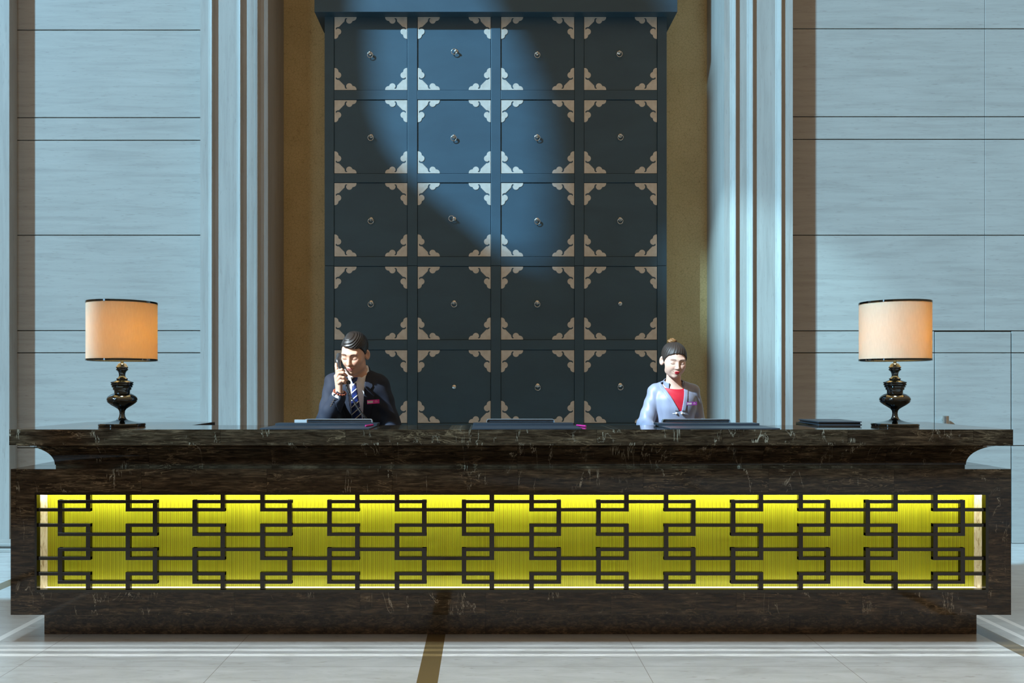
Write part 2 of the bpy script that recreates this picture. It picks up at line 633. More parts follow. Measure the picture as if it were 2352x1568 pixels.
# projecting canopy
bm = BM()
box(bm, X(722, DCAN), X(1556, DCAN), DCAN, DN - 0.002, Z(27.5, DCAN), TOP - 0.05, bev=0.003)
cpart('canopy', bm, M['lacquer'])


def corner_outline(s):
    """cloud-edged corner plate, corner at the origin, arms of length about 50 along +u and +v"""
    half = [(50.5, 0)]

    def arc(c, r, a0, a1, n):
        for k in range(n + 1):
            a = math.radians(a0 + (a1 - a0) * k / n)
            half.append((c[0] + r * math.cos(a), c[1] + r * math.sin(a)))
    arc((42.5, 1.0), 8.0, 0, 88, 7)                # outer lobe
    arc((34.0, 8.2), 7.2, 12, 180, 12)             # big lobe
    arc((30.2, 7.6), 3.4, 185, 250, 4)             # curl
    half.append((30.4, 5.0))
    arc((27.0, 5.6), 2.9, -10, -180, 9)            # round notch (goes under)
    arc((24.3, 7.4), 1.3, 200, 120, 3)
    # scalloped diagonal to the mirror line
    a, b = Vector((22.6, 9.2)), Vector((15.9, 15.9))
    n = 4
    for k in range(n):
        for q in (0.0, 0.35, 0.75):
            p = a.lerp(b, (k + q) / n)
            w = (0.0, 1.0, 0.7)[0 if q == 0 else 1 if q < 0.5 else 2]
            half.append((p.x + w * 0.95, p.y + w * 0.95))
    half.append((15.9, 15.9))
    pts = [(0, 0)] + half + [(v, u) for u, v in reversed(half[:-1])]
    out = []
    for p in pts:
        if not out or (Vector(p) - Vector(out[-1])).length > 0.05: out.append(p)
    return [(u * s, v * s) for u, v in out]


OUT = corner_outline(DCAB / F)
plate_me = {}
for sx in (1, -1):
    for sz in (1, -1):
        lp = [(u * sx, v * sz) for u, v in OUT]
        bm = prism([lp], -0.0035, 0.001)
        bmesh.ops.recalc_face_normals(bm, faces=bm.faces)
        me = bpy.data.meshes.new('corner_plate')
        bm.to_mesh(me)
        bm.free()
        me.materials.append(M['plate'])
        plate_me[(sx, sz)] = me
# pull: round back plate with stud, and a loose ring
bm = lathe([(0, 0.0), (0.0165, 0.0), (0.0165, 0.002), (0.014, 0.0045), (0.007, 0.006), (0.005, 0.009), (0.005, 0.02), (0.0075, 0.022),
            (0.0085, 0.026), (0.007, 0.030), (0, 0.032)], 28)
bmesh.ops.rotate(bm, verts=bm.verts, matrix=Matrix.Rotation(PI / 2, 3, 'X'))
bmesh.ops.recalc_face_normals(bm, faces=bm.faces)
stud_me = bpy.data.meshes.new('pull_stud')
bm.to_mesh(stud_me)
bm.free()
stud_me.materials.append(M['chrome'])
bm = tube([(0.0215 * math.sin(a), 0, -0.0215 + 0.0215 * math.cos(a)) for a in [2 * PI * k / 36 for k in range(36)]], 0.0028, 10, closed=True)
bmesh.ops.recalc_face_normals(bm, faces=bm.faces)
ring_me = bpy.data.meshes.new('pull_ring')
bm.to_mesh(ring_me)
bm.free()
ring_me.materials.append(M['chrome'])
for me in (stud_me, ring_me):
    me.polygons.foreach_set('use_smooth', [True] * len(me.polygons))
PULL = {(0, 0): (850, 122, -0.05), (1, 0): (1048, 117, 0.9), (2, 0): (1234, 122, 0), (3, 0): (1422, 120, -0.1), (0, 1): (852, 312, 0.05),
        (1, 1): (1042, 313, 0), (2, 1): (1234, 312, 0), (3, 1): (1425, 311, 0), (0, 2): (852, 503, 0.0), (1, 2): (1043, 502, 1.35),
        (2, 2): (1234, 504, 0), (3, 2): (1425, 503, 0.1), (0, 3): (852, 694, 0), (1, 3): (1043, 694, 0), (2, 3): (1234, 694, 0),
        (3, 3): (1425, 697, None), (0, 4): (852, 886, 0), (1, 4): (1043, 888, None), (2, 4): (1235, 885, 0), (3, 4): (1425, 884, 0)}
for ri, (r0, r1) in enumerate(rows):
    for ci, (c0, c1) in enumerate(cols):
        bm = BM()
        a, b, t, u = cx(c0) + 0.0025, cx(c1) - 0.0025, cz(r0) - 0.0025, cz(r1) + 0.0025
        box(bm, a, b, yb + 0.008, yb + 0.021, u, t, bev=0.002)
        dr = cpart('drawer_front', bm, M['lacquer'])
        for sx in (1, -1):
            for sz in (1, -1):
                pl = link(bpy.data.objects.new('corner_plate', plate_me[(sx, sz)]), dr)
                pl.location = Vector(((a + 0.001) if sx > 0 else (b - 0.001), yb + 0.0085, (u + 0.001) if sz > 0 else (t - 0.001))) - Vector(cab_org)
        px, py, tw = PULL[(ci, ri)]
        st = link(bpy.data.objects.new('pull_stud', stud_me), dr)
        st.location = Vector((cx(px), yb + 0.008, cz(py))) - Vector(cab_org)
        if tw is not None:
            rg = link(bpy.data.objects.new('pull_ring', ring_me), dr)
            rg.location = Vector((cx(px), yb - 0.012, cz(py) + 0.004)) - Vector(cab_org)
            rg.rotation_euler = (0.12, tw, 0)

# ------------------------------------------------------------------ the counter
def fx(px): return X(px, D0)
def fz(py): return Z(py, D0)


CT = 1.05                                  # counter top height
ct_org = (X(1176, D0), D0 + 0.25, 0)
ctr = empty('reception_counter', ct_org)
tag(ctr, 'long dark brown marble reception counter with black fret screen over glowing yellow green ribbed glass', 'counter')


def kpart(name, bm, mat, parent=None, **k):
    return build(name, off(bm, ct_org), mat, parent or ctr, **k)


sl, sr = fx(21), fx(2327)
bl, br = fx(24), fx(2323)
zs0, zs1 = fz(1022), CT                     # slab
zb0, zb1 = fz(1412), fz(1077)               # body
YB, YE = D0 + 0.425, D0 + 0.81              # back of the ledge, ends of the side wings
WL, WR = 0.752, 0.769                         # width of the side wings
# slab, U shaped
u_out = lambda l, r, y0: [(l, y0), (r, y0), (r, YE), (r - WR, YE), (r - WR, YB), (l + WL, YB), (l + WL, YE), (l, YE)]
bm = prism([u_out(sl, sr, D0)], zs0, zs1, axis='z')
es = [e for e in bm.edges if abs((e.verts[0].co - e.verts[1].co).z) < 1e-6 and len(e.link_faces) == 2 and e.calc_face_angle(0) > 1]
bmesh.ops.bevel(bm, geom=es, offset=0.002, segments=2, affect='EDGES')
kpart('counter_top', bm, M['marble'])
# cove under the slab, swept round the front and both ends
rec = fx(105) - fx(24)
prof = []                                   # (inset, z)
zc0, zc1 = zb1, zs0
prof.append((rec, zc0))
prof.append((rec, zc0 + 0.012))
prof.append((rec - 0.004, zc0 + 0.012))
n = 14
for k in range(n + 1):
    a = PI / 2 * k / n
    prof.append((rec - 0.004 - (rec - 0.03) * (1 - math.cos(a)), zc0 + 0.014 + (zc1 - zc0 - 0.018) * math.sin(a)))
prof.append((0.026, zc1))
bm = BM()
ring = []
for ins, z in prof:
    ring.append([bm.verts.new(c) for c in ((bl + ins, YE, z), (bl + ins, D0 + ins * 0.55, z), (br - ins, D0 + ins * 0.55, z), (br - ins, YE, z))])
for A, B in zip(ring[:-1], ring[1:]):
    for k in range(3):
        bm.faces.new((A[k], A[k + 1], B[k + 1], B[k]))
kpart('cove_moulding', bm, M['marble'], auto=30)
# body: a marble frame round the screen opening
ox0, ox1, oz0, oz1 = fx(80), fx(2270), fz(1360), fz(1130.5)
bm = BM()
prism([[(bl, zb0), (br, zb0), (br, zb1), (bl, zb1)], [(ox0, oz0), (ox0, oz1), (ox1, oz1), (ox1, oz0)]], D0 + 0.002, D0 + 0.16, bm)
kpart('body', bm, M['marble'])
bm = BM()
box(bm, bl, br, D0 + 0.165, YB - 0.02, zb0 + 0.001, zb1)
for a, b in ((bl, bl + WL - 0.03), (br - WR + 0.03, br)):
    box(bm, a, b, YB - 0.02, YE - 0.02, zb0 + 0.001, zb1)
kpart('carcass', bm, M['marble'])
bm = BM()
box(bm, X(102, 4.2156), X(2243, 4.2156), 4.2156, YE - 0.05, 0, zb0)
kpart('plinth', bm, M['marble_plinth'])
bm = BM()
box(bm, sl + WL + 0.01, sr - WR - 0.01, YB - 0.02, YB + 0.19, 0.73, 0.76, bev=0.002)
kpart('work_surface', bm, M['leather'])
# light box behind the screen: ribbed glass, pale marble cheeks, ledge, light strip
YG = D0 + 0.105
gx0, gx1 = fx(106) * (YG / D0), fx(2237) * (YG / D0)
bm = BM()
nr = int((ox1 - ox0) / RIB)
k0 = math.floor(ox0 / RIB)
pv = None
for i in range(nr + 3):
    for q, h in ((0.0, 0.0018), (0.25, 0.0004), (0.5, 0.0), (0.75, 0.0004)):
        x = (k0 + i + q) * RIB
        if x < ox0 or x > ox1: continue
        v = (bm.verts.new((x, YG + h, oz0)), bm.verts.new((x, YG + h, oz1)))
        if pv: bm.faces.new((pv[0], v[0], v[1], pv[1]))
        pv = v
kpart('ribbed_glass', bm, M['ribs'], smooth=True)
bm = BM()
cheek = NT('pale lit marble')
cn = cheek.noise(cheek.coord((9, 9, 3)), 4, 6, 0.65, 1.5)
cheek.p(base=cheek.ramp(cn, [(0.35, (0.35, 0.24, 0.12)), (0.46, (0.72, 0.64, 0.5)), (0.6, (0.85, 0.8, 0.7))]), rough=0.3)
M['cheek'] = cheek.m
ci0, ci1 = X(91, D0 + 0.03), X(2257.5, D0 + 0.03)
kpart('cheek_panel', abox(ox0, ci0, D0 + 0.03, YG, oz0, oz1), M['cheek'])
kpart('cheek_panel', abox(ci1, ox1, D0 + 0.03, YG, oz0, oz1), M['cheek'])
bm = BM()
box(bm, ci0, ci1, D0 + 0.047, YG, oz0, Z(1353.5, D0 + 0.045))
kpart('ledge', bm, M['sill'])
bm = BM()
box(bm, ci0 + 0.002, ci1 - 0.002, D0 + 0.0312, D0 + 0.038, oz1 - 0.012, oz1 - 0.003)
kpart('light_strip', bm, M['led'])
bm = BM()
box(bm, ci0 + 0.01, ci1 - 0.01, D0 + 0.0312, D0 + 0.038, oz0 + 0.003, oz0 + 0.010)  # added second strip, brightens the ledge and lower glass
kpart('light_strip', bm, M['low_glow'])
# the fret screen
LY0, LY1 = D0 + 0.006, D0 + 0.030
bm = BM()
prism([[(ox0, oz0), (ox1, oz0), (ox1, oz1), (ox0, oz1)],
       [(fx(85), fz(1353.5)), (fx(85), fz(1136)), (fx(2263.5), fz(1136)), (fx(2263.5), fz(1353.5))]], D0 - 0.002, LY1, bm)
fr = kpart('fret_screen', bm, M['gunmetal'])
tag(fr, 'polished black metal fret screen')
VB, HB = 5.3, 3.9


def hbar(bm, x0, x1, y, dy=0.0):
    box(bm, fx(x0), fx(x1), LY0 + dy, LY1, fz(y + HB), fz(y - HB), bev=0.0012)


def vbar(bm, x, y0, y1, dy=0.0):
    box(bm, fx(x - VB), fx(x + VB), LY0 + dy, LY1, fz(y1), fz(y0), bev=0.0012)


units = [131 + 309.75 * k for k in range(7)]
for k, u in enumerate(units):
    bm = BM()
    for ya, yb2 in ((1152.2, 1227.3), (1262.2, 1337.3)):
        hbar(bm, u, u + 229, ya)
        hbar(bm, u, u + 229, yb2)
        vbar(bm, u + VB, ya - HB, yb2 + HB, 0.0004)
        vbar(bm, u + 229 - VB, ya - HB, yb2 + HB, 0.0004)
    for s, xv in ((-1, u + 69.5), (1, u + 161)):
        vbar(bm, xv, 1134, 1175, 0.0008)
        vbar(bm, xv, 1203, 1286.5, 0.0008)
        vbar(bm, xv, 1314.5, 1355, 0.0008)
        # arms run half way to the neighbouring motif, or to the frame at the ends
        if s < 0:
            end = 83 if k == 0 else u - 40.4
        else:
            end = 2265 if k == 6 else u + 269.4
        for y in (1171, 1206.5, 1282.8, 1318.3):
            if s < 0: hbar(bm, end, xv + VB, y, 0.0012)
            else: hbar(bm, xv - VB, end, y, 0.0012)
    kpart('fret_motif', bm, M['gunmetal'], fr)

# ------------------------------------------------------------------ table lamps
LD = 4.40
LS = F / LD
prof_px = [(1466, 0), (1466, 222), (1462, 232), (1442, 234), (1434, 228), (1427, 180), (1417, 115), (1402, 62), (1386, 40), (1362, 30), (1330, 26),
           (1302, 30), (1282, 44), (1262, 74), (1240, 110), (1216, 140), (1202, 150), (1199, 151), (1197, 146), (1193, 146), (1191, 152), (1182, 153),
           (1168, 150), (1150, 137), (1130, 111), (1119, 86), (1117, 78), (1100, 77), (1084, 80), (1081, 90), (1062, 92), (1058, 92), (1054, 102),
           (1044, 105), (1040, 100), (1036, 103), (1030, 112), (1022, 113), (1018, 106), (1014, 106), (1010, 113), (1000, 114), (996, 106), (985, 76), (977, 54),
           (974, 52), (971, 57), (962, 57), (956, 46), (945, 35), (930, 31), (910, 33), (890, 40), (878, 52), (872, 60), (863, 61), (858, 54),
           (853, 54), (849, 60), (842, 61), (836, 56), (826, 50), (811, 40), (802, 31), (799, 16), (792, 15), (700, 14), (700, 0)]
lp = [(hw / 4.61 / LS, (1466 - y) / 4.61 / LS) for y, hw in prof_px]
SZ0, SZ1, SR = Z(827, LD) - CT, Z(695.5, LD) - CT, 75.8 / LS


def make_lamp(px):
    root = empty('table_lamp', (X(px, LD), LD, CT))
    build('lamp_base', lathe(lp, 64), M['black_chrome'], root, auto=35)
    t = 0.0022
    bm = lathe([(SR, SZ0), (SR, SZ1), (SR - t, SZ1), (SR - t, SZ0), (SR, SZ0)], 96)
    build('lamp_shade', bm, M['shade'], root, auto=40)
    for z0, z1 in ((SZ0 - 0.004, SZ0 + 0.006), (SZ1 - 0.006, SZ1 + 0.004)):
        bm = lathe([(SR + 0.0025, z0), (SR + 0.0025, z1), (SR - 0.005, z1), (SR - 0.005, z0), (SR + 0.0025, z0)], 96)
        sh = build('shade_trim', bm, M['black_chrome'], root, auto=40)
    bm = lathe([(0, SZ0 + 0.135), (0.012, SZ0 + 0.138), (0.016, SZ0 + 0.15), (0.024, SZ0 + 0.17), (0.026, SZ0 + 0.185), (0.02, SZ0 + 0.2), (0, SZ0 + 0.206)], 24)
    build('bulb', bm, M['bulb'], root, smooth=True)
    # spider that carries the shade
    bm = BM()
    for a in (0.3, 0.3 + 2 * PI / 3, 0.3 + 4 * PI / 3):
        tube([(0.012 * math.cos(a), 0.012 * math.sin(a), SZ0 + 0.03), (SR * 0.99 * math.cos(a), SR * 0.99 * math.sin(a), SZ1 - 0.02)], 0.0014, 6, bm)
    build('shade_carrier', bm, M['chrome'], root)
    ld = bpy.data.lights.new('lamp_glow', 'POINT')
    ld.energy = LAMP_W
    ld.color = (1.0, 0.73, 0.34)
    ld.shadow_soft_size = 0.04
    lo = link(bpy.data.objects.new('lamp_glow', ld), root)
    lo.location = (0, 0, SZ0 + 0.13)
    return root


LAMP_W = 5.5
lampA = make_lamp(280.5)
tag(lampA, 'black chrome baluster table lamp with cream drum shade on the counter end nearer the man', 'lamp', 'counter table lamps')
lampB = make_lamp(2055.5)
tag(lampB, 'black chrome baluster table lamp with cream drum shade beside the closed folder', 'lamp', 'counter table lamps')

# ------------------------------------------------------------------ things on the counter
PADX = ((-1.123, -0.575), (-0.063, 0.476), (0.919, 1.464))
PAD_L = ('dark leather desk pad on the counter in front of the man on the telephone', 'dark leather desk pad on the middle of the counter below the cabinet',
         'dark leather desk pad on the counter in front of the woman')
FOL_L = ('slim dark folder lying at the back of the pad before the man', 'slim dark folder lying at the back of the middle desk pad',
         'slim dark folder lying at the back of the pad before the woman')
MON_L = ('low silver rimmed monitor seen from behind in front of the man', 'low silver rimmed monitor seen from behind at the middle of the counter',
         'low silver rimmed monitor seen from behind in front of the woman')
MONX = ((700, 856), (1118, 1272.5), (1520.5, 1676))
SECX = ((634, 868), (1087, 1317), (1508, 1742))


def slab(x0, x1, y0, y1, z0, z1, r, bev=0.0015):
    """flat slab with rounded corners in plan, local to its middle"""
    w, h = (x1 - x0) / 2, (y1 - y0) / 2
    lp = []
    for sx, sy, a0 in ((1, 1, 0), (-1, 1, 90), (-1, -1, 180), (1, -1, 270)):
        for k in range(5):
            a = math.radians(a0 + 90 * k / 4)
            lp.append((sx * (w - r) + r * math.cos(a), sy * (h - r) + r * math.sin(a)))
    bm = prism([lp], z0, z1, axis='z')
    es = [e for e in bm.edges if len(e.link_faces) == 2 and e.calc_face_angle(0) > 1.2]
    bmesh.ops.bevel(bm, geom=es, offset=bev, segments=2, affect='EDGES')
    return bm


pad0 = fol0 = mon0 = None
for i in range(3):
    xm = sum(PADX[i]) / 2
    if pad0 is None:
        pad0 = pd = empty('desk_pad', (xm, 4.29, CT))
        w = (PADX[i][1] - PADX[i][0]) / 2
        build('mat', slab(-w, w, -0.18, 0.18, 0.0, 0.0045, 0.006), M['leather'], pd, auto=40)
    else:
        pd = copy_tree(pad0)
        pd.location = (xm, 4.29, CT)
    tag(pd, PAD_L[i], 'desk pad', 'desk pads on the counter')
    dd = 4.405
    xs0, xs1 = X(SECX[i][0], dd), X(SECX[i][1], dd)
    fd = build('document_folder', slab(xs0, xs1, -0.05, 0.05, 0, 0.011, 0.004, 0.003), M['leather'], auto=40)
    fd.location = ((xs0 + xs1) / 2, dd + 0.03, CT + 0.0048)
    tag(fd, FOL_L[i], 'folder', 'slim folders on the desk pads')
    md = 4.585
    if mon0 is None:
        mon0 = mo = empty('monitor', (X(sum(MONX[i]) / 2, md), md, 0.76))
        hw = (MONX[i][1] - MONX[i][0]) / 2 * md / F
        zt = Z(961.6, md) - 0.76

        def rrect(w, z0, z1, r):
            lp = []
            for sx, sy, a0 in ((1, 1, 0), (-1, 1, 90), (-1, -1, 180), (1, -1, 270)):
                for k in range(6):
                    a = math.radians(a0 + 90 * k / 5)
                    lp.append((sx * (w - r) + r * math.cos(a), (z0 + z1) / 2 + sy * ((z1 - z0) / 2 - r) + r * math.sin(a)))
            return lp
        o1, o2 = rrect(hw, 0.06, zt, 0.012), rrect(hw - 0.0035, 0.0635, zt - 0.0035, 0.009)
        build('bezel', prism([o1, o2], -0.012, 0.012), M['silver'], mo, auto=40)
        bm = BM()
        prism([o2], -0.004, 0.009, bm)
        build('casing', bm, M['screen_back'], mo)
        bm = BM()
        box(bm, -hw + 0.008, hw - 0.008, -0.0075, -0.0045, 0.10, zt - 0.0135, bev=0.001)
        build('back_cover', bm, M['black'], mo)
        bm = BM()
        box(bm, -0.02, 0.02, -0.004, 0.03, 0.012, 0.08)
        box(bm, -0.09, 0.09, -0.02, 0.09, 0, 0.012, bev=0.003)
        build('stand', bm, M['black'], mo)
    else:
        mo = copy_tree(mon0)
        mo.location = (X(sum(MONX[i]) / 2, md), md, 0.76)
    tag(mo, MON_L[i], 'monitor', 'monitors behind the counter')

# pens
for a, b, lab in ((P(842.5, 981.2, 4.27), P(853.5, 975.5, 4.32), 'pink pen lying on the corner of the pad before the man'),
                  (P(1320.5, 975, 4.40), P(1336, 979.5, 4.30), 'pink pen lying off the right end of the middle desk pad')):
    on = 'before' in lab
    zc = CT + (0.0045 if on else 0) + 0.0052
    a.z = b.z = zc
    if not on:
        a.x += 0.013
        b.x += 0.017
    d = (Vector((0.024, 0.107, 0)) if on else Vector((0.036, -0.104, 0))).normalized()
    pn = empty('pen', ((a + b) / 2)[:])
    mid = (a + b) / 2
    aa, bb = (mid - d * 0.055) - mid, (mid + d * 0.055) - mid
    build('barrel', tube([aa, aa.lerp(bb, .05), aa.lerp(bb, .6), aa.lerp(bb, .62)], [0.0035, 0.005, 0.005, 0.0045], 12), M['pink'], pn, auto=40)
    build('cap', tube([aa.lerp(bb, .6), aa.lerp(bb, .63), aa.lerp(bb, .97), bb], [0.0045, 0.0052, 0.0052, 0.004], 12), M['pink'], pn, auto=40)
    tag(pn, lab, 'pen', 'pink pens')

# white card box at the back of the ledge
bm = abox(X(677.5, 4.49) + 0.0, X(706, 4.49), 4.476, 4.50, CT, Z(963.5, 4.49), bev=0.001)
tag(build('card_box', off(bm, (X(690, 4.49), 4.488, CT)), M['white']), 'small white card box on the counter left of the monitor before the man', 'box').location = (X(690, 4.49), 4.488, CT)
# folder near the right lamp
def folder(loc, rz, lab, tilt=0.0):
    f = empty('folder', loc)
    f.rotation_euler = (tilt, 0, rz)
    build('back_cover', slab(-0.12, 0.12, -0.165, 0.165, 0, 0.004, 0.01, 0.001), M['leather'], f, auto=40)
    build('pages', slab(-0.112, 0.116, -0.155, 0.155, 0.004, 0.014, 0.004, 0.001), M['black'], f, auto=40)
    build('front_cover', slab(-0.12, 0.12, -0.165, 0.165, 0.014, 0.019, 0.01, 0.001), M['leather'], f, auto=40)
    return tag(f, lab, 'folder')


folder((1.948, 4.69, CT), -0.05, 'dark closed folder lying on the counter wing to the left of the right-hand lamp')

# ------------------------------------------------------------------ people: signed distance bodies, meshed as one surface each
A3 = lambda *v: np.array(v, dtype=np.float64)


def smin(a, b, k):
    h = np.clip(0.5 + 0.5 * (b - a) / k, 0, 1)
    return b + (a - b) * h - k * h * (1 - h)


def smax(a, b, k): return -smin(-a, -b, k)


def sph(p, c, r): return np.linalg.norm(p - A3(*c), axis=1) - r


def ell(p, c, r):
    q = (p - A3(*c)) / A3(*r)
    k0 = np.linalg.norm(q, axis=1)
    k1 = np.linalg.norm(q / A3(*r), axis=1)
    return np.where(k1 > 1e-9, k0 * (k0 - 1) / np.maximum(k1, 1e-9), -min(r))


def cone(p, a, b, ra, rb, sy=None):
    a, b = A3(*a), A3(*b)
    d = b - a
    pa = p - a
    h = np.clip(pa @ d / (d @ d), 0, 1)
    v = pa - h[:, None] * d
    return np.linalg.norm(v, axis=1) - (ra + (rb - ra) * h)


def chain(p, pts, rs, k=0.012):
    o = None
    for a, b, ra, rb in zip(pts[:-1], pts[1:], rs[:-1], rs[1:]):
        c = cone(p, a, b, ra, rb)
        o = c if o is None else smin(o, c, k)
    return o


def near(p, fn, lo, hi):
    """evaluate fn only inside a box; elsewhere the distance to the box stands in for it"""
    lo, hi = A3(*lo), A3(*hi)
    e = np.maximum(np.maximum(lo - p, p - hi), 0)
    d = np.sqrt((e * e).sum(1)) + 0.03
    m = (e == 0).all(1)
    if m.any(): d[m] = fn(p[m])
    return d


LOFT = {}


def loft(p, secs):
    """upright trunk of elliptic sections (z, cx, cy, a, b), the sections blended smoothly"""
    key = tuple(map(tuple, secs))
    if key not in LOFT:
        s = np.array(secs, dtype=float)
        zz = np.linspace(s[0, 0], s[-1, 0], 160)
        t = np.stack([zz] + [np.interp(zz, s[:, 0], s[:, i]) for i in (1, 2, 3, 4)], 1)
        w = np.hanning(25)
        w /= w.sum()
        for i in range(1, 5):
            e = np.concatenate([2 * t[0, i] - t[12:0:-1, i], t[:, i], 2 * t[-1, i] - t[-2:-14:-1, i]])
            t[:, i] = np.convolve(e, w, 'valid')
        LOFT[key] = t
    s = LOFT[key]
    z = p[:, 2]
    zc = np.clip(z, s[0, 0], s[-1, 0])
    cxx, cyy, a, b = [np.interp(zc, s[:, 0], s[:, i]) for i in (1, 2, 3, 4)]
    q = np.sqrt(((p[:, 0] - cxx) / a) ** 2 + ((p[:, 1] - cyy) / b) ** 2)
    d = (q - 1) * np.minimum(a, b) * np.where(q > 1, 1.0, 1.0)
    cap = np.maximum(s[0, 0] - z, z - s[-1, 0])
    return smax(d, cap, 0.03)


def axis(parts):
    """rectilinear axis from (start, end, step) runs"""
    out = []
    for a, b, h in parts:
        n = max(1, int(round((b - a) / h)))
        out += list(a + (b - a) * np.arange(n) / n)
    out.append(parts[-1][1])
    return np.array(out)


def surface_nets(f, xs, ys, zs, name, mat, parent=None, colour=None, origin=(0, 0, 0), smooth_it=0):
    nx, ny, nz = len(xs), len(ys), len(zs)
    V = np.full((nx, ny, nz), 1.0, dtype=np.float32)
    B = 8
    cells = []
    for i in range(0, nx, B):
        for j in range(0, ny, B):
            for k in range(0, nz, B):
                cells.append((i, min(i + B, nx), j, min(j + B, ny), k, min(k + B, nz)))
    C = np.array([[(xs[a] + xs[b - 1]) / 2, (ys[c] + ys[d - 1]) / 2, (zs[e] + zs[g - 1]) / 2] for a, b, c, d, e, g in cells])
    R = np.array([0.5 * math.sqrt((xs[b - 1] - xs[a]) ** 2 + (ys[d - 1] - ys[c]) ** 2 + (zs[g - 1] - zs[e]) ** 2) for a, b, c, d, e, g in cells])
    fc = f(C)
    for q, (a, b, c, d, e, g) in enumerate(cells):
        if abs(fc[q]) > R[q] * 1.6 + 0.02:
            V[a:b, c:d, e:g] = fc[q]
        else:
            gx, gy, gz = np.meshgrid(xs[a:b], ys[c:d], zs[e:g], indexing='ij')
            V[a:b, c:d, e:g] = f(np.stack([gx.ravel(), gy.ravel(), gz.ravel()], 1)).reshape(gx.shape)
    V[0], V[-1], V[:, 0], V[:, -1], V[:, :, 0], V[:, :, -1] = [np.maximum(v, 1e-4) for v in
                                                              (V[0], V[-1], V[:, 0], V[:, -1], V[:, :, 0], V[:, :, -1])]
    S = V < 0
    cor = [(i, j, k) for i in (0, 1) for j in (0, 1) for k in (0, 1)]
    sl = lambda o: (slice(o[0], nx - 1 + o[0]), slice(o[1], ny - 1 + o[1]), slice(o[2], nz - 1 + o[2]))
    cnt = sum(S[sl(o)].astype(np.int8) for o in cor)
    act = np.argwhere((cnt > 0) & (cnt < 8))
    idx = np.full((nx - 1, ny - 1, nz - 1), -1, dtype=np.int64)
    idx[tuple(act.T)] = np.arange(len(act))
    acc = np.zeros((len(act), 3))
    num = np.zeros(len(act))
    AX = (xs, ys, zs)
    for o in cor:
        for ax in range(3):
            if o[ax]: continue
            o2 = list(o)
            o2[ax] = 1
            i0, i1 = act + np.array(o), act + np.array(o2)
            v0, v1 = V[tuple(i0.T)].astype(float), V[tuple(i1.T)].astype(float)
            m = (v0 < 0) != (v1 < 0)
            t = v0[m] / (v0[m] - v1[m])
            P0 = np.stack([AX[c][i0[m, c]] for c in range(3)], 1)
            P1 = np.stack([AX[c][i1[m, c]] for c in range(3)], 1)
            acc[m] += P0 + (P1 - P0) * t[:, None]
            num[m] += 1
    verts = acc / num[:, None]
    quads = []
    for ax in range(3):
        u, v = (ax + 1) % 3, (ax + 2) % 3
        s0 = [slice(1, n - 1) for n in (nx, ny, nz)]
        s0[ax] = slice(0, (nx, ny, nz)[ax] - 1)
        s1 = list(s0)
        s1[ax] = slice(1, (nx, ny, nz)[ax])
        a, b = S[tuple(s0)], S[tuple(s1)]
        e = np.argwhere(a != b)
        base = np.array([1, 1, 1])
        base[ax] = 0
        g = e + base
        inside = a[tuple(e.T)]
        q = []
        for du, dv in ((-1, -1), (0, -1), (0, 0), (-1, 0)):
            c = g.copy()
            c[:, u] += du
            c[:, v] += dv
            q.append(idx[tuple(c.T)])
        q = np.stack(q, 1)
        q[~inside] = q[~inside][:, ::-1]
        quads.append(q)
    quads = np.concatenate(quads)
    quads = quads[(quads >= 0).all(1)]
    me = bpy.data.meshes.new(name)
    vv = verts - A3(*origin)
    me.vertices.add(len(vv))
    me.vertices.foreach_set('co', vv.ravel())
    me.loops.add(quads.size)
    me.loops.foreach_set('vertex_index', quads.ravel().astype(np.int32))
    me.polygons.add(len(quads))
    me.polygons.foreach_set('loop_start', np.arange(0, quads.size, 4, dtype=np.int32))
    me.polygons.foreach_set('use_smooth', [True] * len(quads))
    me.update(calc_edges=True)
    me.validate()
    me.materials.append(mat)
    if colour is not None:
        at = me.color_attributes.new('skin', 'FLOAT_COLOR', 'POINT')
        c = colour(verts)
        at.data.foreach_set('color', np.concatenate([c, np.ones((len(c), 1))], 1).ravel())
    o = link(bpy.data.objects.new(name, me), parent)
    if smooth_it:
        md = o.modifiers.new('smooth', 'SMOOTH')
        md.factor = 0.5
        md.iterations = smooth_it
    return o


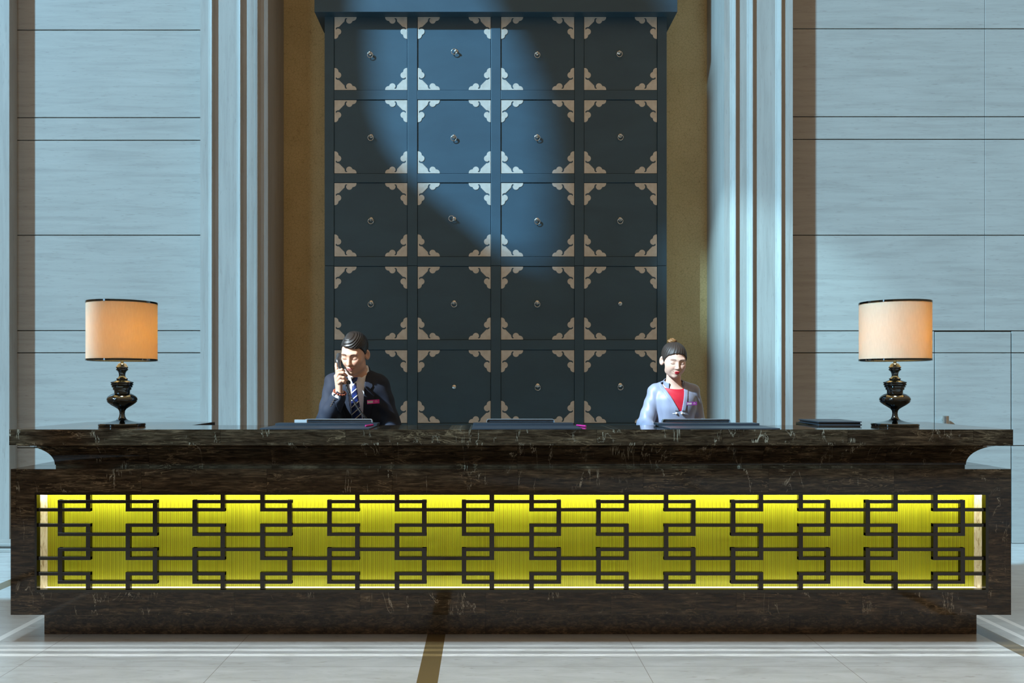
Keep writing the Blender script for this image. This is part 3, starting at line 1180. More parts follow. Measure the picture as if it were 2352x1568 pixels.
class Head:
    """a head in its own frame: face towards -y, origin between the ears; scale, pose and origin in the world"""

    def __init__(s, org, yaw, pitch, roll, sc, woman):
        s.org, s.sc, s.w = A3(*org), sc, woman
        s.k = A3(1.04, 1, 1.07) if woman else A3(1.04, 1, 1)
        m = Matrix.Rotation(yaw, 3, 'Z') @ Matrix.Rotation(pitch, 3, 'X') @ Matrix.Rotation(roll, 3, 'Y')
        s.m = np.array(m)

    def loc(s, p): return ((p - s.org) @ s.m) / s.sc       # world -> head
    def world(s, q): return s.org + s.m @ (A3(*q) * s.sc)

    def sdf(s, p):
        return near(p, s.raw, s.org - .19, s.org + .19)

    def raw(s, p):
        q = s.loc(p)
        q = q * s.k
        x, y, z = q.T
        ax = np.abs(x)
        m = np.stack([ax, y, z], 1)
        w = s.w
        d = ell(q, (0, 0.018, 0.038), (0.074, 0.093, 0.080))
        d = smin(d, ell(q, (0, -0.028, -0.004), (0.066, 0.066, 0.075)), 0.03)
        jw = 0.050 if w else 0.056
        d = smin(d, ell(q, (0, -0.030, -0.055), (jw, 0.056, 0.056)), 0.03)
        d = smin(d, cone(m, (0.036 if w else 0.042, -0.02, -0.07), (0.006, -0.072, -0.090 if w else -0.094), 0.022 if w else 0.024, 0.016), 0.02)
        d = smin(d, cone(m, (0.040, -0.064, -0.018), (0.030, -0.076, -0.030), 0.020, 0.017), 0.024)   # cheeks
        d = smin(d, cone(m, (0.006, -0.089, 0.024), (0.042, -0.078, 0.028), 0.005 if w else 0.0075, 0.007 if w else 0.0095), 0.018)       # brow
        d = smax(d, -ell(m, (0.031, -0.109 if w else -0.107, 0.004), (0.020, 0.021, 0.013)), 0.016)                      # eye sockets
        d = smin(d, ell(m, (0.0315, -0.0765, 0.002), (0.0155, 0.0125, 0.0115)), 0.006)                  # closed lids
        nl = 0.0 if w else 0.003
        d = smin(d, cone(q, (0, -0.088, 0.014), (0, -0.107 - nl, -0.030), 0.0065, 0.0085 + nl * .5), 0.010)
        d = smin(d, cone(m, (0.004, -0.104 - nl, -0.031), (0.0125 + nl * .6, -0.092, -0.034), 0.0075, 0.0075), 0.006)
        if w:
            d = smin(d, ell(m, (0.034, -0.050, -0.040), (0.026, 0.030, 0.034)), 0.025)
        d = smin(d, ell(q, (0, -0.082, -0.062), (0.027, 0.017, 0.020)), 0.014)                          # muzzle
        d = smin(d, ell(m, (0.006, -0.0985, -0.0585), (0.013 if w else 0.017, 0.0055, 0.0042)), 0.005)                  # upper lip
        d = smin(d, ell(q, (0, -0.0955, -0.0675), (0.015 if w else 0.019, 0.0065, 0.0052)), 0.005)                      # lower lip
        d = smax(d, -cone(m, (0, -0.1055, -0.0630), (0.025, -0.093, -0.0605), 0.0014, 0.0018), 0.003)   # mouth line
        d = smin(d, sph(q, (0, -0.078, -0.088 if w else -0.089), 0.013 if w else 0.016), 0.016)                                          # chin
        me = m - A3(0.079, 0.012, -0.008)
        me = np.stack([me[:, 0] * .82 - me[:, 1] * .57, me[:, 0] * .57 + me[:, 1] * .82, me[:, 2]], 1)   # turned out from the skull
        e = ell(me, (0, 0, 0), (0.0095, 0.019, 0.032))
        e = smax(e, -ell(me, (0.008, -0.003, 0.004), (0.008, 0.010, 0.019)), 0.005)
        d = smin(d, e, 0.008)
        return d * s.sc

    def colour(s, p, base):
        q = s.loc(p) * s.k
        x, y, z = q.T
        ax = np.abs(x)
        c = np.tile(A3(*base), (len(p), 1))
        face = (y < -0.045) & (y > -0.122)

        def put(mask, col):
            mk = np.clip(mask, 0, 1)[:, None] * face[:, None]
            c[:] = c * (1 - mk) + A3(*col) * mk
        sm = lambda v, w_: np.clip(0.5 - v / w_, 0, 1)          # soft inside of a signed value
        put(0.35 * np.exp(-(((ax - 0.042) / 0.016) ** 2 + ((z + 0.025) / 0.014) ** 2)), (0.62, 0.26, 0.19))
        lw = 0.8 if s.w else 1.0
        lip = np.minimum(((x / 0.024 / lw) ** 2 + ((z + 0.0585) / 0.0055) ** 2) - 1, ((x / 0.020 / lw) ** 2 + ((z + 0.0675) / 0.0068) ** 2) - 1)
        put(sm(lip, 0.5), (0.50, 0.02, 0.035) if s.w else (0.46, 0.17, 0.14))
        ml = np.abs(z + 0.0625 - 0.0012 * (ax / 0.02) ** 2 * 2) - 0.0011
        put(sm(ml, 0.0016) * (ax < 0.026), (0.12, 0.02, 0.02))
        # brows
        t = np.clip((ax - 0.014) / 0.034, 0, 1)
        bz = 0.0235 + 0.0065 * np.sin(t * 2.2) - 0.004 * t
        th = (0.0026 if s.w else 0.0040) * (1 - 0.55 * t)
        put(0.95 * sm(np.abs(z - bz) - th, 0.002) * (ax > 0.013) * (ax < 0.049), (0.05, 0.035, 0.03) if not s.w else (0.085, 0.055, 0.045))
        # lash line of the lowered lids
        t = np.clip((ax - 0.0165) / 0.030, 0, 1)
        lz = -0.0035 - 0.0045 * np.sin(t * PI) + 0.001 * t
        put(0.95 * sm(np.abs(z - lz) - 0.0017, 0.0018) * (ax > 0.0165) * (ax < 0.0475), (0.02, 0.014, 0.012))
        put(0.45 * sm(np.abs(z - (lz + 0.0095)) - 0.0008, 0.0018) * (ax > 0.018) * (ax < 0.045), (0.33, 0.16, 0.11))   # lid fold
        put(0.8 * np.exp(-(((ax - 0.0075) / 0.0035) ** 2 + ((z + 0.0385) / 0.0022) ** 2)) * (y < -0.088), (0.16, 0.05, 0.04))   # nostrils
        return c

    def hair(s, p, thick, line):
        """close cap of hair: the skull made thicker above a hairline given as z over y in the head frame"""
        q = s.loc(p) * s.k
        x, y, z = q.T
        d = ell(q, (0, 0.018, 0.038), (0.074, 0.093, 0.080))
        d = smin(d, ell(q, (0, -0.022, 0.02), (0.064, 0.062, 0.068)), 0.03)
        d = d - thick(q)
        hl = line(q) - z
        return smax(d, hl, 0.006) * s.sc


def hand_sdf(p, wrist, knuckle, n, fingers, thumb, k=0.006):
    """palm from wrist to knuckles, five fingers each a bent tapering chain"""
    w, kn, n = Vector(wrist), Vector(knuckle), Vector(n).normalized()
    ax = (kn - w).normalized()
    side = ax.cross(n).normalized()
    ext = [Vector(q) for f in list(fingers) + [thumb] for q in f] + [w, kn]
    lo = [min(q[i] for q in ext) - 0.05 for i in range(3)]
    hi = [max(q[i] for q in ext) + 0.05 for i in range(3)]
    return near(p, lambda q: hand_raw(q, w, kn, side, ax, fingers, thumb, k), lo, hi)


def hand_raw(p, w, kn, side, ax, fingers, thumb, k):
    d = None
    for t in (-1.5, -0.5, 0.5, 1.5):
        c = cone(p, w + side * t * 0.010 + ax * 0.012, kn + side * t * 0.0185, 0.0125, 0.0105)
        d = c if d is None else smin(d, c, 0.012)
    for f in fingers:
        rs = [0.0098, 0.0088, 0.0080, 0.0070][:len(f)]
        d = smin(d, chain(p, f, rs, 0.003), k)
    d = smin(d, chain(p, thumb, [0.0135, 0.0105, 0.0085], 0.004), 0.01)
    return d


# ---- the man on the telephone -------------------------------------------------
MO = (-0.73, 4.95, 0.0)
man = empty('person', MO)
tag(man, 'man in a dark suit and striped tie holding a telephone handset to his ear', 'person')
hm = Head((-0.755, 4.775, 1.449), math.radians(-13), math.radians(22), math.radians(3), 0.96, False)
m_tr = [(0.80, -.70, 4.99, .165, .108), (1.0, -.71, 4.94, .168, .112), (1.15, -.722, 4.895, .176, .115), (1.25, -.738, 4.87, .168, .105),
        (1.31, -.748, 4.86, .115, .082), (1.36, -.752, 4.85, .058, .058)]
mSL, mSR = (-.885, 4.865, 1.278), (-.632, 4.868, 1.268)
mEL, mWL = (-.908, 4.70, 1.055), (-.822, 4.655, 1.222)
mER, mWR = (-.548, 4.86, 1.03), (-.63, 4.70, 0.875)
# telephone handset: earpiece by the ear, mouthpiece near the chin
hs_pts = [P(780.5, 816, 4.755), P(776.8, 829, 4.722), P(778.8, 846, 4.685), P(784.5, 861, 4.655), P(790.5, 872, 4.640), P(795.5, 881, 4.645)]
palm_n = Vector((-0.75, -0.6, 0.1))
mKN = P(776.5, 866, 4.625)
fA = [P(774.5, 858, 4.615), P(773.5, 847, 4.612), P(772.2, 840.5, 4.618), P(771.9, 835.5, 4.64)]               # index along the handset
fB = [P(774, 861, 4.612), P(776.5, 851.5, 4.592), P(785, 849, 4.592), P(791, 851.5, 4.608)]
fC = [P(774.5, 867, 4.610), P(779, 857, 4.588), P(788.5, 856, 4.588), P(796.5, 862.5, 4.606)]
fD = [P(776, 873, 4.610), P(782, 865.5, 4.590), P(789, 867, 4.590), P(795.5, 873, 4.606)]
fE = [P(778, 879, 4.612), P(784, 874.5, 4.594), P(789, 875.5, 4.594), P(793, 880, 4.606)]
fT = [P(781, 886, 4.640), P(788, 875, 4.658), P(789.5, 862, 4.662)]


def man_body(p):
    d = loft(p, [(z, a, b, c - .012, e - .012) for z, a, b, c, e in m_tr])
    d = smin(d, cone(p, mSL, mSR, .040, .040), 0.03)
    d = smin(d, chain(p, [mSL, mEL, mWL], [.042, .036, .026]), 0.03)
    d = smin(d, chain(p, [mSR, mER, mWR], [.042, .036, .026]), 0.03)
    d = smin(d, hand_sdf(p, mWL, mKN, palm_n, [fA, fB, fC, fD, fE], fT), 0.008)
    wr = Vector(mWR)
    kn = wr + Vector((-.035, -.055, -.05))
    d = smin(d, hand_sdf(p, wr, kn, (0.2, -0.5, 0.8), [[kn + Vector((i * .018, 0, -.005 * abs(i))), kn + Vector((i * .019 - .01, -.03, -.02)),
             kn + Vector((i * .019 - .01, -.04, -.042))] for i in (-1.5, -.5, .5, 1.5)], [wr + Vector((-.03, -.01, -.02)), wr + Vector((-.055, -.035, -.04)),
             wr + Vector((-.055, -.06, -.05))]), 0.008)
    for s in (-1, 1):
        d = smin(d, chain(p, [(-.70 + s * .085, 4.99, .84), (-.70 + s * .10, 4.97, .47), (-.70 + s * .11, 5.0, .10)], [.075, .052, .038]), 0.04)
        d = smin(d, cone(p, (-.70 + s * .11, 5.0, .05), (-.70 + s * .13, 4.86, .032), .036, .028), 0.03)
    d = smin(d, cone(p, (-.752, 4.86, 1.28), (-.752, 4.80, 1.40), .060, .056), 0.03)
    return smin(d, hm.sdf(p), 0.016)


SK_M, SK_W = (0.62, 0.36, 0.25), (0.70, 0.455, 0.35)
fx_ = axis([(-1.02, -.845, .0035), (-.845, -.665, .002), (-.665, -.47, .006)])
fy_ = axis([(4.54, 4.90, .0022), (4.90, 5.14, .009)])
fz_ = axis([(-.01, 1.0, .011), (1.0, 1.2, .005), (1.2, 1.59, .002)])
surface_nets(man_body, fx_, fy_, fz_, 'body', M['skin'], man, lambda v: hm.colour(v, SK_M), MO)


def m_thick(q):
    x, y, z = q.T
    t = 0.006 + 0.013 * np.clip((z - 0.05) / 0.06, 0, 1) * np.clip((0.09 - y) / 0.1, 0, 1)
    part = np.clip((x + 0.052) / 0.02, 0, 1)          # side parting: short at the temple beyond it
    t = 0.005 + (t - 0.005) * (0.35 + 0.65 * part)
    # combed strands sweeping up and across from the parting
    u = z * 0.9 - x * 0.32 - 0.35 * y
    t = t + 0.0016 * np.sin(u * 520 + 2.0 * np.sin(x * 60)) * np.clip((z - 0.035) / 0.03, 0, 1) * part
    return t


def m_line(q):
    x, y, z = q.T
    fr = 0.060 + 0.012 * np.clip(-x / 0.05, 0, 1) + 0.004 * np.cos(x * 60)
    tp = np.interp(y, [-0.075, -0.052, -0.036, -0.012, 0.002, 0.028, 0.05, 0.12], [0, 0, -0.022, -0.058, -0.062, -0.045, -0.105, -0.118])
    return fr + tp


ha = [axis([(a, b, .0024)]) for a, b in ((-.862, -.640), (4.655, 4.905), (1.36, 1.60))]
surface_nets(lambda p: hm.hair(p, m_thick, m_line), *ha, 'hair', M['hair_m'], man, None, MO)

NK = Vector((-.752, 4.84, 1.33))


def m_coat_base(p, off=0.0):
    d = loft(p, [(z, a, b, c + .006 + off, e + .006 + off) for z, a, b, c, e in m_tr[:-1]])
    d = smin(d, cone(p, mSL, mSR, .060 + off, .060 + off), 0.035)
    d = smin(d, cone(p, (-.80, 4.87, 1.30), (-.69, 4.87, 1.302), .052 + off, .052 + off), 0.04)
    d = smin(d, chain(p, [mSL, mEL, tuple(A3(*mEL) + (A3(*mWL) - A3(*mEL)) * .86)], [.060 + off, .055 + off, .042 + off]), 0.02)
    d = smin(d, chain(p, [mSR, mER, tuple(A3(*mER) + (A3(*mWR) - A3(*mER)) * .9)], [.060 + off, .054 + off, .042 + off]), 0.02)
    # soft folds of the sleeves
    d = d + 0.0022 * np.sin(p[:, 2] * 75 + p[:, 0] * 40) * np.clip((np.abs(p[:, 0] + .76) - .10) / .05, 0, 1)
    return d


def plane(p, a, n):
    n = Vector(n).normalized()
    return (p - A3(*a)) @ A3(*n)


def vee(p, cxx, ztop, zbot, wl, wr, wlb=0.0, wrb=0.0):
    """distance to a front opening: left and right half widths from ztop down to zbot"""
    z = p[:, 2]
    t = np.clip((z - zbot) / (ztop - zbot), 0, 1.3)
    l, r = wlb + (wl - wlb) * t, wrb + (wr - wrb) * t
    return np.maximum(np.maximum((cxx - l) - p[:, 0], p[:, 0] - (cxx + r)), zbot - z)


def m_wrist_cut(p):
    a = A3(*mEL) + (A3(*mWL) - A3(*mEL)) * .90
    return plane(p, a, Vector(mWL) - Vector(mEL))


MCX = -.752


def m_jacket(p):
    d = m_coat_base(p)
    d = np.maximum(d, -(m_coat_base(p) + 0.009))                      # a shell
    front = p[:, 1] - (np.interp(p[:, 2], [1.0, 1.3], [4.93, 4.86]))
    o = np.maximum(vee(p, MCX, 1.33, .93, .050, .062, .012, .034), front)
    d = smax(d, -o, 0.004)
    d = np.maximum(d, np.where(np.linalg.norm(p - A3(*mWL), axis=1) < .085, m_wrist_cut(p), -1))
    nk = np.maximum(np.linalg.norm((p - A3(NK.x, NK.y, 0))[:, :2] / A3(.066, .064), axis=1) * .064 - .064, 1.24 - p[:, 2])
    return smax(d, -nk, 0.006)


cw = [axis([(-1.02, -.46, .0042)]), axis([(4.60, 5.13, .0045)]), axis([(.78, 1.365, .0042)])]
jk = surface_nets(m_jacket, *cw, 'suit_jacket', M['suit'], man, None, MO, 2)


def m_lapel(p):
    d = np.abs(m_coat_base(p) - 0.0025) - 0.003
    front = p[:, 1] - 4.86
    z = p[:, 2]
    out = None
    for s, w0, wb in ((-1, .050, .012), (1, .062, .034)):
        t = np.clip((z - .93) / .40, 0, 1.1)
        inner = wb + (w0 - wb) * t
        wid = np.interp(z, [.95, 1.08, 1.215, 1.222, 1.24, 1.26, 1.34], [.004, .036, .062, .050, .034, .046, .022])
        x = (p[:, 0] - MCX) * s
        r = np.maximum(np.maximum(inner - .002 - x, x - inner - wid), np.maximum(.96 - z, z - 1.345))
        out = r if out is None else np.minimum(out, r)
    return np.maximum(np.maximum(d, out), front)


surface_nets(m_lapel, axis([(-.90, -.60, .0028)]), axis([(4.62, 4.88, .0028)]), axis([(.94, 1.36, .0028)]), 'lapel', M['suit'], jk, None, (0, 0, 0), 1).location = (0, 0, 0)


def m_collar(p):
    nc = cone(p, (-.752, 4.870, 1.25), (-.754, 4.840, 1.39), .094, .0690)
    z = p[:, 2]
    d = np.maximum(np.abs(nc) - .0035, np.maximum(plane(p, (-.752, 4.80, 1.318), (0, -.74, 1)), 1.265 - z))
    front = np.maximum(p[:, 1] - 4.845, np.abs(p[:, 0] + .752) - .074)
    return np.maximum(d, -front)


surface_nets(m_collar, axis([(-.87, -.63, .0028)]), axis([(4.74, 4.98, .0028)]), axis([(1.25, 1.40, .0028)]), 'coat_collar', M['suit'], jk, None, (0, 0, 0), 1)


def m_shirt(p):
    d = loft(p, [(z, a, b, c - .004, e - .003) for z, a, b, c, e in m_tr])
    d = np.maximum(d, -(d + .010))
    d = np.maximum(d, p[:, 1] - 4.90)
    d = np.maximum(d, np.maximum(.9 - p[:, 2], p[:, 2] - 1.325))
    nc = cone(p, (-.752, 4.865, 1.27), (-.754, 4.835, 1.39), .0625, .0610)
    col = np.maximum(np.abs(nc) - .0025, np.maximum(plane(p, (-.752, 4.80, 1.333), (0, -.72, 1)), 1.285 - p[:, 2]))
    d = np.minimum(d, col)
    # turned down collar leaves
    nc2 = cone(p, (-.752, 4.862, 1.25), (-.754, 4.836, 1.39), .080, .0640)
    x = p[:, 0] - MCX
    z = p[:, 2]
    leaf = np.maximum(np.abs(nc2) - .0026, np.maximum(plane(p, (-.752, 4.80, 1.335), (0, -.72, 1)),
                      (1.262 + np.interp(np.abs(x), [0, .012, .040, .085], [.052, .045, -.006, .055])) - z))
    leaf = np.maximum(leaf, .010 + (1.325 - z) * .10 - np.abs(x))
    return np.minimum(d, np.maximum(leaf, p[:, 1] - 4.87))


surface_nets(m_shirt, axis([(-.95, -.56, .003)]), axis([(4.68, 4.92, .003)]), axis([(.89, 1.40, .0028)]), 'shirt', M['shirt'], man, None, MO, 1)


def m_cuff(p):
    a, b = A3(*mEL) + (A3(*mWL) - A3(*mEL)) * .80, A3(*mEL) + (A3(*mWL) - A3(*mEL)) * 1.0
    c = cone(p, a, b, .036, .034)
    n = Vector(mWL) - Vector(mEL)
    return np.maximum(np.abs(c) - .002, np.maximum(plane(p, b, n), plane(p, a, -n)))


surface_nets(m_cuff, *[axis([(v - .09, v + .07, .0028)]) for v in mWL], 'shirt_cuff', M['shirt'], man, None, MO, 1)


# tie
def tie_y(z): return np.interp(z, [.95, 1.0, 1.15, 1.25, 1.30, 1.33], [4.818, 4.815, 4.766, 4.752, 4.770, 4.775]) - .012


bm = BM()
rows_t = []
for z, xc, w in ((1.287, -.7535, .0105), (1.262, -.7525, .0125), (1.225, -.751, .0165), (1.16, -.748, .0235), (1.09, -.745, .0285), (1.0, -.742, .0335), (.95, -.740, .036)):
    y = float(tie_y(z))
    rows_t.append([bm.verts.new((xc + u * w, y + (abs(u) ** 2) * .004 + k, z)) for u in (-1, -.5, 0, .5, 1) for k in (0, .004)])
for A, B in zip(rows_t[:-1], rows_t[1:]):
    for k in range(4):
        bm.faces.new((A[2 * k], A[2 * k + 2], B[2 * k + 2], B[2 * k]))
        bm.faces.new((A[2 * k + 1], B[2 * k + 1], B[2 * k + 3], A[2 * k + 3]))
    bm.faces.new((A[0], B[0], B[1], A[1]))
    bm.faces.new((A[8], A[9], B[9], B[8]))
tie = build('tie', off(bm, MO), M['tie'], man, smooth=True)


def m_knot(p):
    q = p - A3(-.754, 4.752, 1.296)
    t = np.clip((q[:, 2] + .018) / .032, 0, 1)
    w = .010 + .011 * t
    d = np.sqrt((q[:, 0] / w) ** 2 + (q[:, 1] / .010) ** 2) - 1
    return np.maximum(d * .010, np.abs(q[:, 2]) - .017)


surface_nets(m_knot, *[axis([(a - .035, a + .035, .0022)]) for a in (-.754, 4.752, 1.296)], 'tie_knot', M['tie'], man, None, MO, 2)

# name badge with its pale field and lettering strokes
M['badge_m'] = simple('magenta badge', (0.62, 0.02, 0.27), 0.35)
M['badge_w'] = simple('purple badge', (0.24, 0.035, 0.26), 0.35)
M['badge_txt'] = simple('pale badge print', (0.80, 0.55, 0.68), 0.5)


def badge(owner, org, c, w, h, rz, tilt, mat, nrm_yaw=0.0):
    rt = Matrix.Translation(Vector(c) - Vector(org)) @ Matrix.Rotation(nrm_yaw, 4, 'Z') @ Matrix.Rotation(tilt, 4, 'Y') @ Matrix.Rotation(rz, 4, 'X')

    def pc(name, x0, x1, z0, z1, y0, y1, m, par):
        bm = abox(x0, x1, y0, y1, z0, z1)
        bmesh.ops.transform(bm, matrix=rt, verts=bm.verts)
        return build(name, bm, m, par)
    b = pc('name_badge', -w / 2, w / 2, -h / 2, h / 2, 0, .003, mat, owner)
    pc('badge_name_field', -w * .48, -w * .03, -h * .28, h * .28, -.0006, .001, M['white'], b)
    bm = BM()
    for x0, x1, z0, z1 in ((.20, .26, .18, .34), (.10, .40, .0, .07), (.13, .36, -.16, -.10)):
        x = x0
        while x < x1:
            box(bm, x * w, min(x1, x + .035) * w, -.0005, .001, z0 * h, z1 * h)
            x += .05
    bmesh.ops.transform(bm, matrix=rt, verts=bm.verts)
    build('badge_lettering', bm, M['badge_txt'], b)


badge(man, MO, P(857.5, 922.3, 4.728), .071, .0225, 0.05, -0.06, M['badge_m'], 0.38)
# sleeve buttons
for k in range(4):
    c = P(759.5 + 2.3 * k, 931.5 - 4.6 * k, 4.6265 - .0033 * k)
    bm = lathe([(0, 0), (.0036, 0), (.0042, .001), (.0042, .008), (0, .008)], 12)
    bmesh.ops.rotate(bm, verts=bm.verts, matrix=Matrix.Rotation(-PI / 2, 3, 'X'))
    bmesh.ops.translate(bm, verts=bm.verts, vec=c)
    build('sleeve_button', off(bm, MO), M['chrome'], jk)
# trousers and shoes, hidden behind the counter
M['shoe'] = simple('black shoe leather', (0.012, 0.011, 0.010), 0.3)


def legs(p, cxx, cyy, k=1.0, top=.90, r0=.105):
    d = ell(p, (cxx, cyy, .88), (.165 * k, .115 * k, .13))
    for s in (-1, 1):
        d = smin(d, chain(p, [(cxx + s * .085 * k, cyy, .82), (cxx + s * .10 * k, cyy - .02, .47), (cxx + s * .11 * k, cyy + .01, .09)], [.092 * k, .070 * k, .062 * k]), .03)
    return np.maximum(d, np.maximum(p[:, 2] - top, .07 - p[:, 2]))


def shoes(p, cxx, cyy, k=1.0):
    d = None
    for s in (-1, 1):
        e = cone(p, (cxx + s * .11 * k, cyy + .03, .045), (cxx + s * .13 * k, cyy - .14, .034), .044, .036)
        d = e if d is None else np.minimum(d, e)
    return np.maximum(d, .0 - p[:, 2])


lx, ly, lz = axis([(-.93, -.47, .010)]), axis([(4.76, 5.14, .010)]), axis([(-.01, .93, .010)])
surface_nets(lambda p: legs(p, -.70, 4.99), lx, ly, lz, 'trousers', M['suit'], man, None, MO)
surface_nets(lambda p: shoes(p, -.70, 4.99), lx, axis([(4.76, 5.14, .007)]), axis([(-.014, .16, .007)]), 'shoes', M['shoe'], man, None, MO)
# bead bracelet on the raised wrist
ctr_b = A3(*mWL) + (A3(*mWL) - A3(*mEL)) * .03
axb = (Vector(mWL) - Vector(mEL)).normalized()
e1 = axb.orthogonal().normalized()
e2 = axb.cross(e1)
bm = BM()
for k in range(16):
    a = 2 * PI * k / 16
    c = Vector(ctr_b) + (e1 * math.cos(a) + e2 * math.sin(a)) * .033 + axb * .006 * math.cos(a)
    s_ = bmesh.ops.create_icosphere(bm, subdivisions=2, radius=.0068, matrix=Matrix.Translation(c))
build('bead_bracelet', off(bm, MO), M['bead'], man, smooth=True)

# the handset he holds, with its coiled cord
HO = tuple(hs_pts[2])
hs = empty('telephone_handset', HO)
tag(hs, 'black telephone handset with coiled cord held to the ear of the man in the suit', 'telephone')


def handset(p):
    q = p * A3(1, 1, 1)
    d = chain(q, [tuple(v) for v in hs_pts], [.016, .0155, .013, .012, .013, .015], .012)
    d = smin(d, cone(q, hs_pts[0] + Vector((0, 0, -.004)), hs_pts[0] + Vector((.009, .010, -.006)), .0185, .0185), .010)
    d = smin(d, cone(q, hs_pts[5], hs_pts[5] + Vector((.006, .018, .006)), .015, .016), .010)
    return d


surface_nets(handset, *[axis([(a - .09, a + .09, .0026)]) for a in HO], 'grip', M['handset'], hs, None, HO)
cpts = [P(796, 884, 4.632), P(797.5, 892, 4.60), P(803, 904, 4.585), P(812, 921, 4.585), P(824, 940, 4.60), P(836, 955, 4.62), P(846, 968, 4.64), P(852, 985, 4.65)]


def spline(pts, n):
    out = []
    for i in range(len(pts) - 1):
        p0, p1, p2, p3 = pts[max(i - 1, 0)], pts[i], pts[i + 1], pts[min(i + 2, len(pts) - 1)]
        for k in range(n):
            t = k / n
            out.append(0.5 * ((2 * p1) + (p2 - p0) * t + (2 * p0 - 5 * p1 + 4 * p2 - p3) * t * t + (3 * p1 - p0 - 3 * p2 + p3) * t ** 3))
    return out + [pts[-1]]


sp_ = spline(cpts, 70)
coil = []
for i, c in enumerate(sp_):
    t = (sp_[min(i + 1, len(sp_) - 1)] - sp_[max(i - 1, 0)]).normalized()
    a = t.cross(Vector((0, 1, 0))).normalized()
    b = t.cross(a)
    r = .0052 if 25 < i else .0052 * i / 25
    ph = i * 2 * PI / 9.0
    coil.append(c + (a * math.cos(ph) + b * math.sin(ph)) * r)
build('coiled_cord', off(tube(coil, .0019, 5), HO), M['handset'], hs, smooth=True)

# ---- the woman --------------------------------------------------------------
WO = (1.176, 5.18, 0.0)
wom = empty('person', WO)
tag(wom, 'woman in blue grey jacket and red top, hair in a bun, looking down', 'person')
hw_ = Head((1.160, 5.095, 1.418), math.radians(4), math.radians(14), math.radians(3), 0.94, True)
w_tr = [(.80, 1.176, 5.20, .150, .105), (.92, 1.176, 5.19, .128, .092), (1.02, 1.177, 5.18, .118, .088), (1.12, 1.178, 5.165, .130, .098), (1.19, 1.178, 5.165, .135, .092),
        (1.245, 1.177, 5.17, .105, .068), (1.285, 1.175, 5.175, .055, .050)]
wSL, wSR = (1.062, 5.175, 1.229), (1.294, 5.175, 1.229)
wEL, wWL = (.990, 5.12, 1.02), (1.02, 4.90, .90)
wER, wWR = (1.335, 5.20, 1.03), (1.27, 4.97, .90)


def wom_body(p):
    d = loft(p, [(z, a, b, c - .010, e - .010) for z, a, b, c, e in w_tr])
    d = smin(d, cone(p, wSL, wSR, .030, .030), 0.03)
    for S_, E_, W_ in ((wSL, wEL, wWL), (wSR, wER, wWR)):
        d = smin(d, chain(p, [S_, E_, W_], [.033, .029, .021]), 0.025)
        wr = Vector(W_)
        kn = wr + Vector((.01, -.07, -.035))
        d = smin(d, hand_sdf(p, wr, kn, (0, -.4, .9), [[kn + Vector((i * .016, 0, -.003 * abs(i))), kn + Vector((i * .017, -.028, -.012)),
                 kn + Vector((i * .017, -.042, -.03))] for i in (-1.5, -.5, .5, 1.5)], [wr + Vector((.018, -.015, -.01)), wr + Vector((.04, -.04, -.02)),
                 wr + Vector((.045, -.065, -.03))]), 0.008)
    for s in (-1, 1):
        d = smin(d, chain(p, [(1.176 + s * .07, 5.20, .82), (1.176 + s * .07, 5.19, .47), (1.176 + s * .07, 5.21, .09)], [.070, .048, .034]), 0.04)
        d = smin(d, cone(p, (1.176 + s * .07, 5.21, .045), (1.176 + s * .08, 5.08, .028), .030, .024), 0.03)
    d = smin(d, cone(p, (1.174, 5.175, 1.22), (1.168, 5.125, 1.375), .047, .043), 0.028)
    return smin(d, hw_.sdf(p), 0.014)


fx_ = axis([(.90, 1.075, .006), (1.075, 1.255, .002), (1.255, 1.42, .006)])
fy_ = axis([(4.75, 4.98, .005), (4.98, 5.22, .0022), (5.22, 5.34, .008)])
fz_ = axis([(-.01, 1.0, .011), (1.0, 1.18, .005), (1.18, 1.55, .002)])
surface_nets(wom_body, fx_, fy_, fz_, 'body', M['skin'], wom, lambda v: hw_.colour(v, SK_W), WO)


def w_thick(q):
    x, y, z = q.T
    t = 0.0065 + 0.004 * np.clip((z - 0.05) / 0.05, 0, 1)
    a = np.arctan2(x, -(y - 0.06))
    return t + 0.0008 * np.sin(a * 46 + 3 * np.sin(z * 40)) * np.clip((z - 0.0) / 0.03, 0, 1)


def w_line(q):
    x, y, z = q.T
    fr = 0.066 - 6 * x * x + 0.0012 * np.sin(x * 420) + 0.001 * np.sin(x * 190 + 1)
    tp = np.interp(y, [-0.075, -0.055, -0.036, -0.012, 0.004, 0.028, 0.05, 0.12], [0.002, 0.0, -0.018, -0.05, -0.062, -0.055, -0.09, -0.115])
    return fr + tp


ha = [axis([(a, b, .0024)]) for a, b in ((1.06, 1.27), (4.985, 5.225), (1.33, 1.56))]
hr = surface_nets(lambda p: hw_.hair(p, w_thick, w_line), *ha, 'hair', M['hair_w'], wom, None, WO)
bc = hw_.world((-0.012, 0.048, 0.1185))


def bun(p):
    q = p - bc
    r = np.sqrt(q[:, 0] ** 2 + q[:, 1] ** 2)
    a = np.arctan2(q[:, 1], q[:, 0])
    d = np.sqrt((r - .015) ** 2 + (q[:, 2] * 1.15) ** 2) - .0135
    d = np.minimum(d, ell(p, bc + A3(0, 0, .004), (.019, .019, .016)))
    return d + .0016 * np.sin(a * 5 + q[:, 2] * 260)


surface_nets(bun, *[axis([(a - .05, a + .05, .0022)]) for a in bc], 'hair_bun', M['bun'], wom, None, WO)


